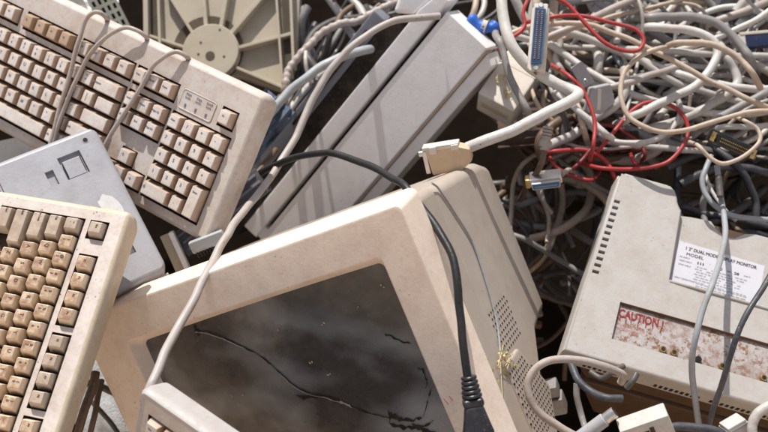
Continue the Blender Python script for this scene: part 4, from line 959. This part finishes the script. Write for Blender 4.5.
blossoms('dry_sprig', 'dry yellow blossoms lying on the small cream box', sp, Tr(sp[0]), 9, 1.2)
# thin wire lying down the monitor's side
pts = [PC @ Vector((.1884, y, z)) for z, y in ((-.108, -.004), (-.118, -.012), (-.134, -.045), (-.146, -.077), (-.142, -.115), (-.128, -.158), (-.110, -.182), (-.088, -.200), (-.070, -.222), (-.060, -.245), (-.055, -.275))]
mb = MB(); mb.tube(pts, .0011, 0, 8, 6); tag(mb.build('thin_wire', M['c_silver']), 'hair thin grey wire lying down the side of the broken monitor', 'wire')

# bits in the gaps
sh = thing('shade_sheet', box_frame(560, 118, 1.42, (.97, .05, .1), (.0, .30, -.95)), 'added dark sheet lying flat under the red wires to shade the gap', 'sheet')  # added sheet, hidden among the cables, keeps the sun off the gap
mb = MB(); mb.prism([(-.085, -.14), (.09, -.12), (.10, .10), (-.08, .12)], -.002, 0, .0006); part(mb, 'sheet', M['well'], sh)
mb = MB(); mb.box((.17, .006, .008), (0, -.126, .003), .001); part(mb, 'shade_sheet_edge', M['well'], sh)
sh = thing('shade_sheet', box_frame(735, 160, 1.36, (.97, -.15, .1), (.0, .30, -.95)), 'added dark sheet under the black pin connector to shade the gap', 'sheet')  # second added sheet, shades the gap above the rating label
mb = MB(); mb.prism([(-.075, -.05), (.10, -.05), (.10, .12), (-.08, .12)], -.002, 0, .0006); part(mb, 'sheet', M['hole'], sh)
mb = MB(); mb.box((.15, .005, .006), (.01, -.048, .002), .001); part(mb, 'shade_sheet_edge', M['hole'], sh)
cb = thing('broken_board', frame(640, 62, 1.45, -6, -10, 0), 'orange brown broken board deep behind the beige loop', 'board')
mb = MB(); mb.prism([(-.10, -.035), (.06, -.04), (.075, .01), (.02, .03), (-.06, .025), (-.115, .0)], -.004, .004, .001); part(mb, 'sheet', M['cardboard'], cb)
mb = MB(); mb.box((.11, .005, .005), (-.02, -.018, .0062), .0008); part(mb, 'batten', M['cardboard'], cb)
ws = thing('plastic_trim', frame(176, 254, 1.17, -68, 0, 12), 'white plastic trim strip jutting between grey upturned keyboard and monitor', 'trim')
mb = MB(); mb.box((.050, .006, .010), (0, .005, 0), .0012); part(mb, 'edge', M['white_case'], ws)
mb = MB(); mb.box((.048, .010, .004), (0, -.004, -.004), .0010); part(mb, 'web', M['fan'], ws)
rc_ = thing('ribbon_plug', frame(207, 249, 1.135, 24, 20, -10), 'pale blue ribbon plug with black teeth above the monitor top edge', 'connector')
mb = MB(); mb.box((.040, .014, .008), (.003, .006, -.004), .002); part(mb, 'body', M['c_bluegrey'], rc_)
mb = MB()
for i in range(6): mb.box((.0022, .006, .004), (-.012 + i * .0036, -.003, -.001), .0004)
part(mb, 'teeth', M['hole'], rc_)
dk = thing('fan_grille', frame(222, 212, 1.19, 40, 0, 10), 'dark slatted vent panel wedged behind the end of the cream keyboard', 'panel')
mb = MB(); mb.box((.12, .030, .006), (0, 0, -.003), .001); part(mb, 'panel', M['dark_metal'], dk)
for i in range(3):
    mb = MB(); mb.box((.11, .003, .002), (0, -.009 + i * .009, .001), .0006); part(mb, 'bar', M['rail_metal'], dk)
sc = thing('cloth_scrap', frame(240, 150, 1.33, 50, 10, 0), 'crumpled dusty blue scrap beside the cream keyboard', 'scrap')
def crumple(mb, w, h, amp, seed, n=14):
    vs = [((i / n - .5) * w, (j / n - .5) * h, amp * noise.noise((i * .5 + seed, j * .5, seed)) + amp * .5 * noise.noise((i * 1.3, j * 1.3 + seed, seed))) for j in range(n + 1) for i in range(n + 1)]
    mb.add(vs, [[j * (n + 1) + i, j * (n + 1) + i + 1, (j + 1) * (n + 1) + i + 1, (j + 1) * (n + 1) + i] for j in range(n) for i in range(n)])
mb = MB(); crumple(mb, .16, .05, .018, 2); o = part(mb, 'cloth', M['blue_cloth'], sc)
mb = MB(); mb.tube([(-.07, .01, .010), (-.02, .004, .014), (.03, .008, .012), (.07, -.004, .012)], .003, 0, 8); part(mb, 'hem', M['blue_cloth'], sc)
rk = MB(); b = bmesh.new(); bmesh.ops.create_icosphere(b, subdivisions=4, radius=1)
for v in b.verts:
    q = v.co.copy(); v.co = Vector((q.x * .05, q.y * .085, q.z * .03)) * (1 + .35 * noise.noise(q * 1.7) + .10 * noise.noise(q * 7))
rk.bm(b); rko = rk.build('rock', M['concrete'], None, frame(117, 404, 1.30, 22, 0, 0)); tag(rko, 'pale grey broken concrete lump lit in the gap under the monitor', 'rock')
cable([(76, 440, 1.12), (84, 412, 1.12), (92, 390, 1.13), (96, 372, 1.14)], 9, 'brown', 'dark brown cable in the gap beside the yellowed keyboard')
cable([(88, 440, 1.15), (95, 415, 1.15), (98, 396, 1.16), (102, 380, 1.17)], 6, 'brown', 'thin brown cable behind the dark brown one in the gap')
cable([(92, 402, 1.24), (104, 414, 1.24), (116, 430, 1.24), (124, 445, 1.24)], 5, 'dark', 'black cord lying across the concrete lump')
cable([(86, 383, 1.22), (104, 388, 1.22), (118, 396, 1.23), (128, 410, 1.24)], 7, 'dark', 'black cord crossing above the concrete lump')

pp = thing('paper_scrap', frame(612, 4, 1.42, -20, -20, 10), 'crumpled white sheet at the top edge above the red loop', 'paper')
mb = MB(); crumple(mb, .085, .045, .012, 6); part(mb, 'sheet', M['sticker'], pp)
mb = MB(); mb.box((.05, .004, .0012), (0, .012, .012), .0002); part(mb, 'fold', M['sticker'], pp)
for px, py, w, h, a, lab in ((678, 24, .05, .03, 12, 'bright white board scrap seen through the grey coils'), (752, 20, .05, .05, -30, 'cream board scrap by the black box adaptor'), (708, 4, .04, .04, 40, 'white board scrap at the top edge by the adaptor')):
    q = thing('board_scrap', frame(px, py, 1.46, a, -35, 0), lab, 'scrap')
    mb = MB(); mb.prism([(-w / 2, -h / 2), (w / 2, -h * .4), (w * .42, h / 2), (-w * .1, h * .38), (-w * .5, h * .45)], -.003, 0, .0006); part(mb, 'sheet', M['white_case'], q)
    mb = MB(); mb.box((w * .6, .003, .004), (0, h * .2, .002), .0006); part(mb, 'edge', M['white_hood'], q)
q = thing('paper_scrap', frame(84, 2, 1.5, 10, -45, 0), 'sunlit white sheet behind the back edge of the cream keyboard', 'paper')
mb = MB(); crumple(mb, .10, .06, .01, 11); part(mb, 'sheet', M['white_case'], q)
mb = MB(); mb.box((.06, .003, .001), (0, .01, .012), .0002); part(mb, 'fold', M['white_case'], q)
q = thing('plastic_tray', frame(8, 158, 1.36, 12, -30, 0), 'tan plastic tray edge under the front of the cream keyboard', 'tray')
mb = MB(); mb.box((.10, .06, .006), (0, 0, -.003), .001); part(mb, 'base', M['white_hood'], q)
for k in (-.012, -.024): 
    mb = MB(); mb.box((.09, .004, .006), (0, k, .003), .001); part(mb, 'rib', M['white_case'], q)

# ------------------------------------------------------------------ filler cables deep in the heap
rnd = random.Random(21)
def wander(x, y, n, step, turn, d0, amp):
    a = rnd.uniform(0, 2 * math.pi); c = rnd.uniform(-turn, turn); ph = rnd.uniform(0, 6); out = []
    for i in range(n):
        out.append((x, y, d0(x, y) + amp * math.sin(ph + i * .9)))
        c += rnd.uniform(-turn, turn) * .5; c = max(-turn, min(turn, c)); a += c; x += step * math.cos(a); y += step * .72 * math.sin(a)
    return out
LAND = [((538, 40), 'behind the upright ribbon connector'), ((500, 95), 'beside the small cream box'), ((600, 98), 'around the flat grey connector hood'), ((625, 40), 'under the top red loop'),
        ((655, 130), 'under the round red loop'), ((655, 85), 'inside the open beige loop'), ((735, 145), 'around the black pin connector'), ((728, 20), 'below the black box adaptor'),
        ((757, 45), 'beside the navy connector'), ((700, 60), 'within the thick white coil'), ((680, 15), 'under the tan wire hook'), ((590, 150), 'where the red wires cross'), ((548, 140), 'around the round moulded plug'),
        ((750, 95), 'beyond the black pin connector'), ((548, 200), 'under the steel ribbon connector'), ((565, 260), 'in the dark gap between the monitors'), ((570, 340), 'low in the dark gap by the vents'), ((600, 15), 'behind the top red loop'),
        ((690, 205), 'above the rating label'), ((760, 200), 'along the top of the off white monitor'), ((660, 175), 'behind the off white monitor corner'),
        ((225, 200), 'at the end of the cream keyboard'), ((255, 130), 'beside the dusty blue scrap'), ((300, 80), 'under the braided cable'), ((330, 30), 'beside the white case top'), ((370, 10), 'behind the white case top'), ((470, 15), 'by the bright blue wrap'), ((105, 400), 'by the concrete lump')]
count = {}
THIN = False
def filler(n, box, cols, widths, off, nn=(7, 11), step=22, turn=.55, ok=None):
    made = 0; tries = 0; n = int(n * .64)
    while made < n and tries < n * 80:
        tries += 1
        x, y = rnd.uniform(box[0], box[2]), rnd.uniform(box[1], box[3])
        o = rnd.uniform(*off)
        pts = wander(x, y, rnd.randint(*nn), step, turn, lambda a, b: base_d(a, b) - o, .012)
        if ok and not all(ok(p[0], p[1]) for p in pts): continue
        col = rnd.choice(cols); w = rnd.choice(widths) * rnd.uniform(.92, 1.08)
        size = 'thin' if w < 5 else ('medium' if w < 7 else 'thick'); cn = {'light': 'light grey', 'bluegrey': 'blue grey', 'blueblack': 'blue black', 'darkred': 'dark red', 'dark': 'black', 'pinkish': 'pinkish grey'}.get(col, col)
        m = pts[len(pts) // 2]
        for lm in sorted(LAND, key=lambda l: (l[0][0] - m[0]) ** 2 + (l[0][1] - m[1]) ** 2)[:2]:
            k = '%s %s %s %s' % (size, cn, 'wire' if THIN else 'cable', lm[1])
            if count.get(k, 0) < 4: break
        else: continue
        count[k] = count.get(k, 0) + 1
        cable(pts, w, col, k, group=k.replace(' cable ', ' cables ').replace(' wire ', ' wires '), name='wire' if THIN else 'cable', cat='wire' if THIN else 'cable')
        made += 1
inTR = lambda x, y: x > 480 and y < 168 and not (x < 525 and y > 60)
ALLC = ['light', 'white', 'beige', 'grey', 'light', 'dark', 'grey', 'bluegrey', 'pinkish', 'brown', 'grey', 'blueblack']
filler(60, (500, -20, 790, 60), ALLC, [4, 5.5, 6.5, 8, 9], (.0, .10), (7, 11), 22, .5, inTR)
filler(62, (540, 50, 790, 155), ALLC, [4, 5.5, 6.5, 8, 9], (.0, .11), (7, 11), 22, .5, inTR)
filler(60, (500, -20, 790, 160), ['dark', 'brown', 'grey', 'light', 'grey', 'bluegrey', 'pinkish'], [5, 7, 9], (-.05, .0), (6, 9), 26, .4, inTR)
inGap = lambda x, y: 470 < x < 640 and 105 < y < 440
filler(62, (500, 120, 605, 330), ['brown', 'dark', 'grey', 'brown', 'dark', 'brown', 'grey', 'pinkish'], [3.6, 5, 6.5, 8], (-.07, .04), (6, 11), 18, .32, inGap)
inRG = lambda x, y: x > 620 and 140 < y < 250
filler(36, (640, 150, 790, 235), ['dark', 'blueblack', 'brown', 'dark', 'grey'], [5, 6.5, 8], (.0, .13), (5, 8), 24, .4, inRG)
inLG = lambda x, y: 190 < x < 400 and -20 < y < 250 and x < 415 - (y - 15) * .87 - 40 and not (x < 300 - max(0, y - 70) * .5 and y < 110)
filler(40, (205, 60, 330, 235), ['dark', 'brown', 'bluegrey', 'grey', 'dark', 'beige', 'dark', 'blueblack'], [3.5, 5, 6.5, 8], (-.04, .07), (5, 8), 18, .45, inLG)
inTM = lambda x, y: 302 < x < 510 and -40 < y < 60
filler(34, (305, -25, 500, 40), ['light', 'grey', 'dark', 'brown', 'beige', 'bluegrey', 'dark', 'white'], [4, 6, 8], (-.04, .06), (5, 8), 20, .45, inTM)
inSH = lambda x, y: 488 < x < 700 and 20 < y < 172
filler(50, (500, 40, 690, 165), ['brown', 'dark', 'grey', 'pinkish', 'light'], [5, 7, 9], (.02, .16), (6, 9), 20, .45, lambda x, y: inSH(x, y) and not (x < 530 and y > 40))
filler(26, (510, -10, 780, 130), ['white', 'light', 'beige', 'white', 'light', 'pinkish'], [6.5, 8, 9], (.09, .16), (9, 12), 30, .2, inTR)
filler(14, (505, 120, 600, 260), ['light', 'beige', 'grey', 'pinkish'], [4.5, 6, 7.5], (.03, .09), (6, 10), 18, .3, inGap)
THIN = True
filler(60, (500, -20, 790, 158), ['light', 'white', 'beige', 'grey', 'pinkish', 'light', 'bluegrey'], [2.6, 3.4, 4.2], (.03, .15), (8, 14), 22, .4, inTR)
filler(16, (205, 60, 400, 235), ['light', 'grey', 'dark', 'pinkish'], [2.4, 3.2], (.0, .08), (6, 9), 18, .4, inLG)
THIN = False
inBL = lambda x, y: 60 < x < 150 and 345 < y < 450
filler(6, (75, 370, 135, 430), ['brown', 'dark'], [5, 7], (-.1, .0), (4, 6), 14, .5, inBL)
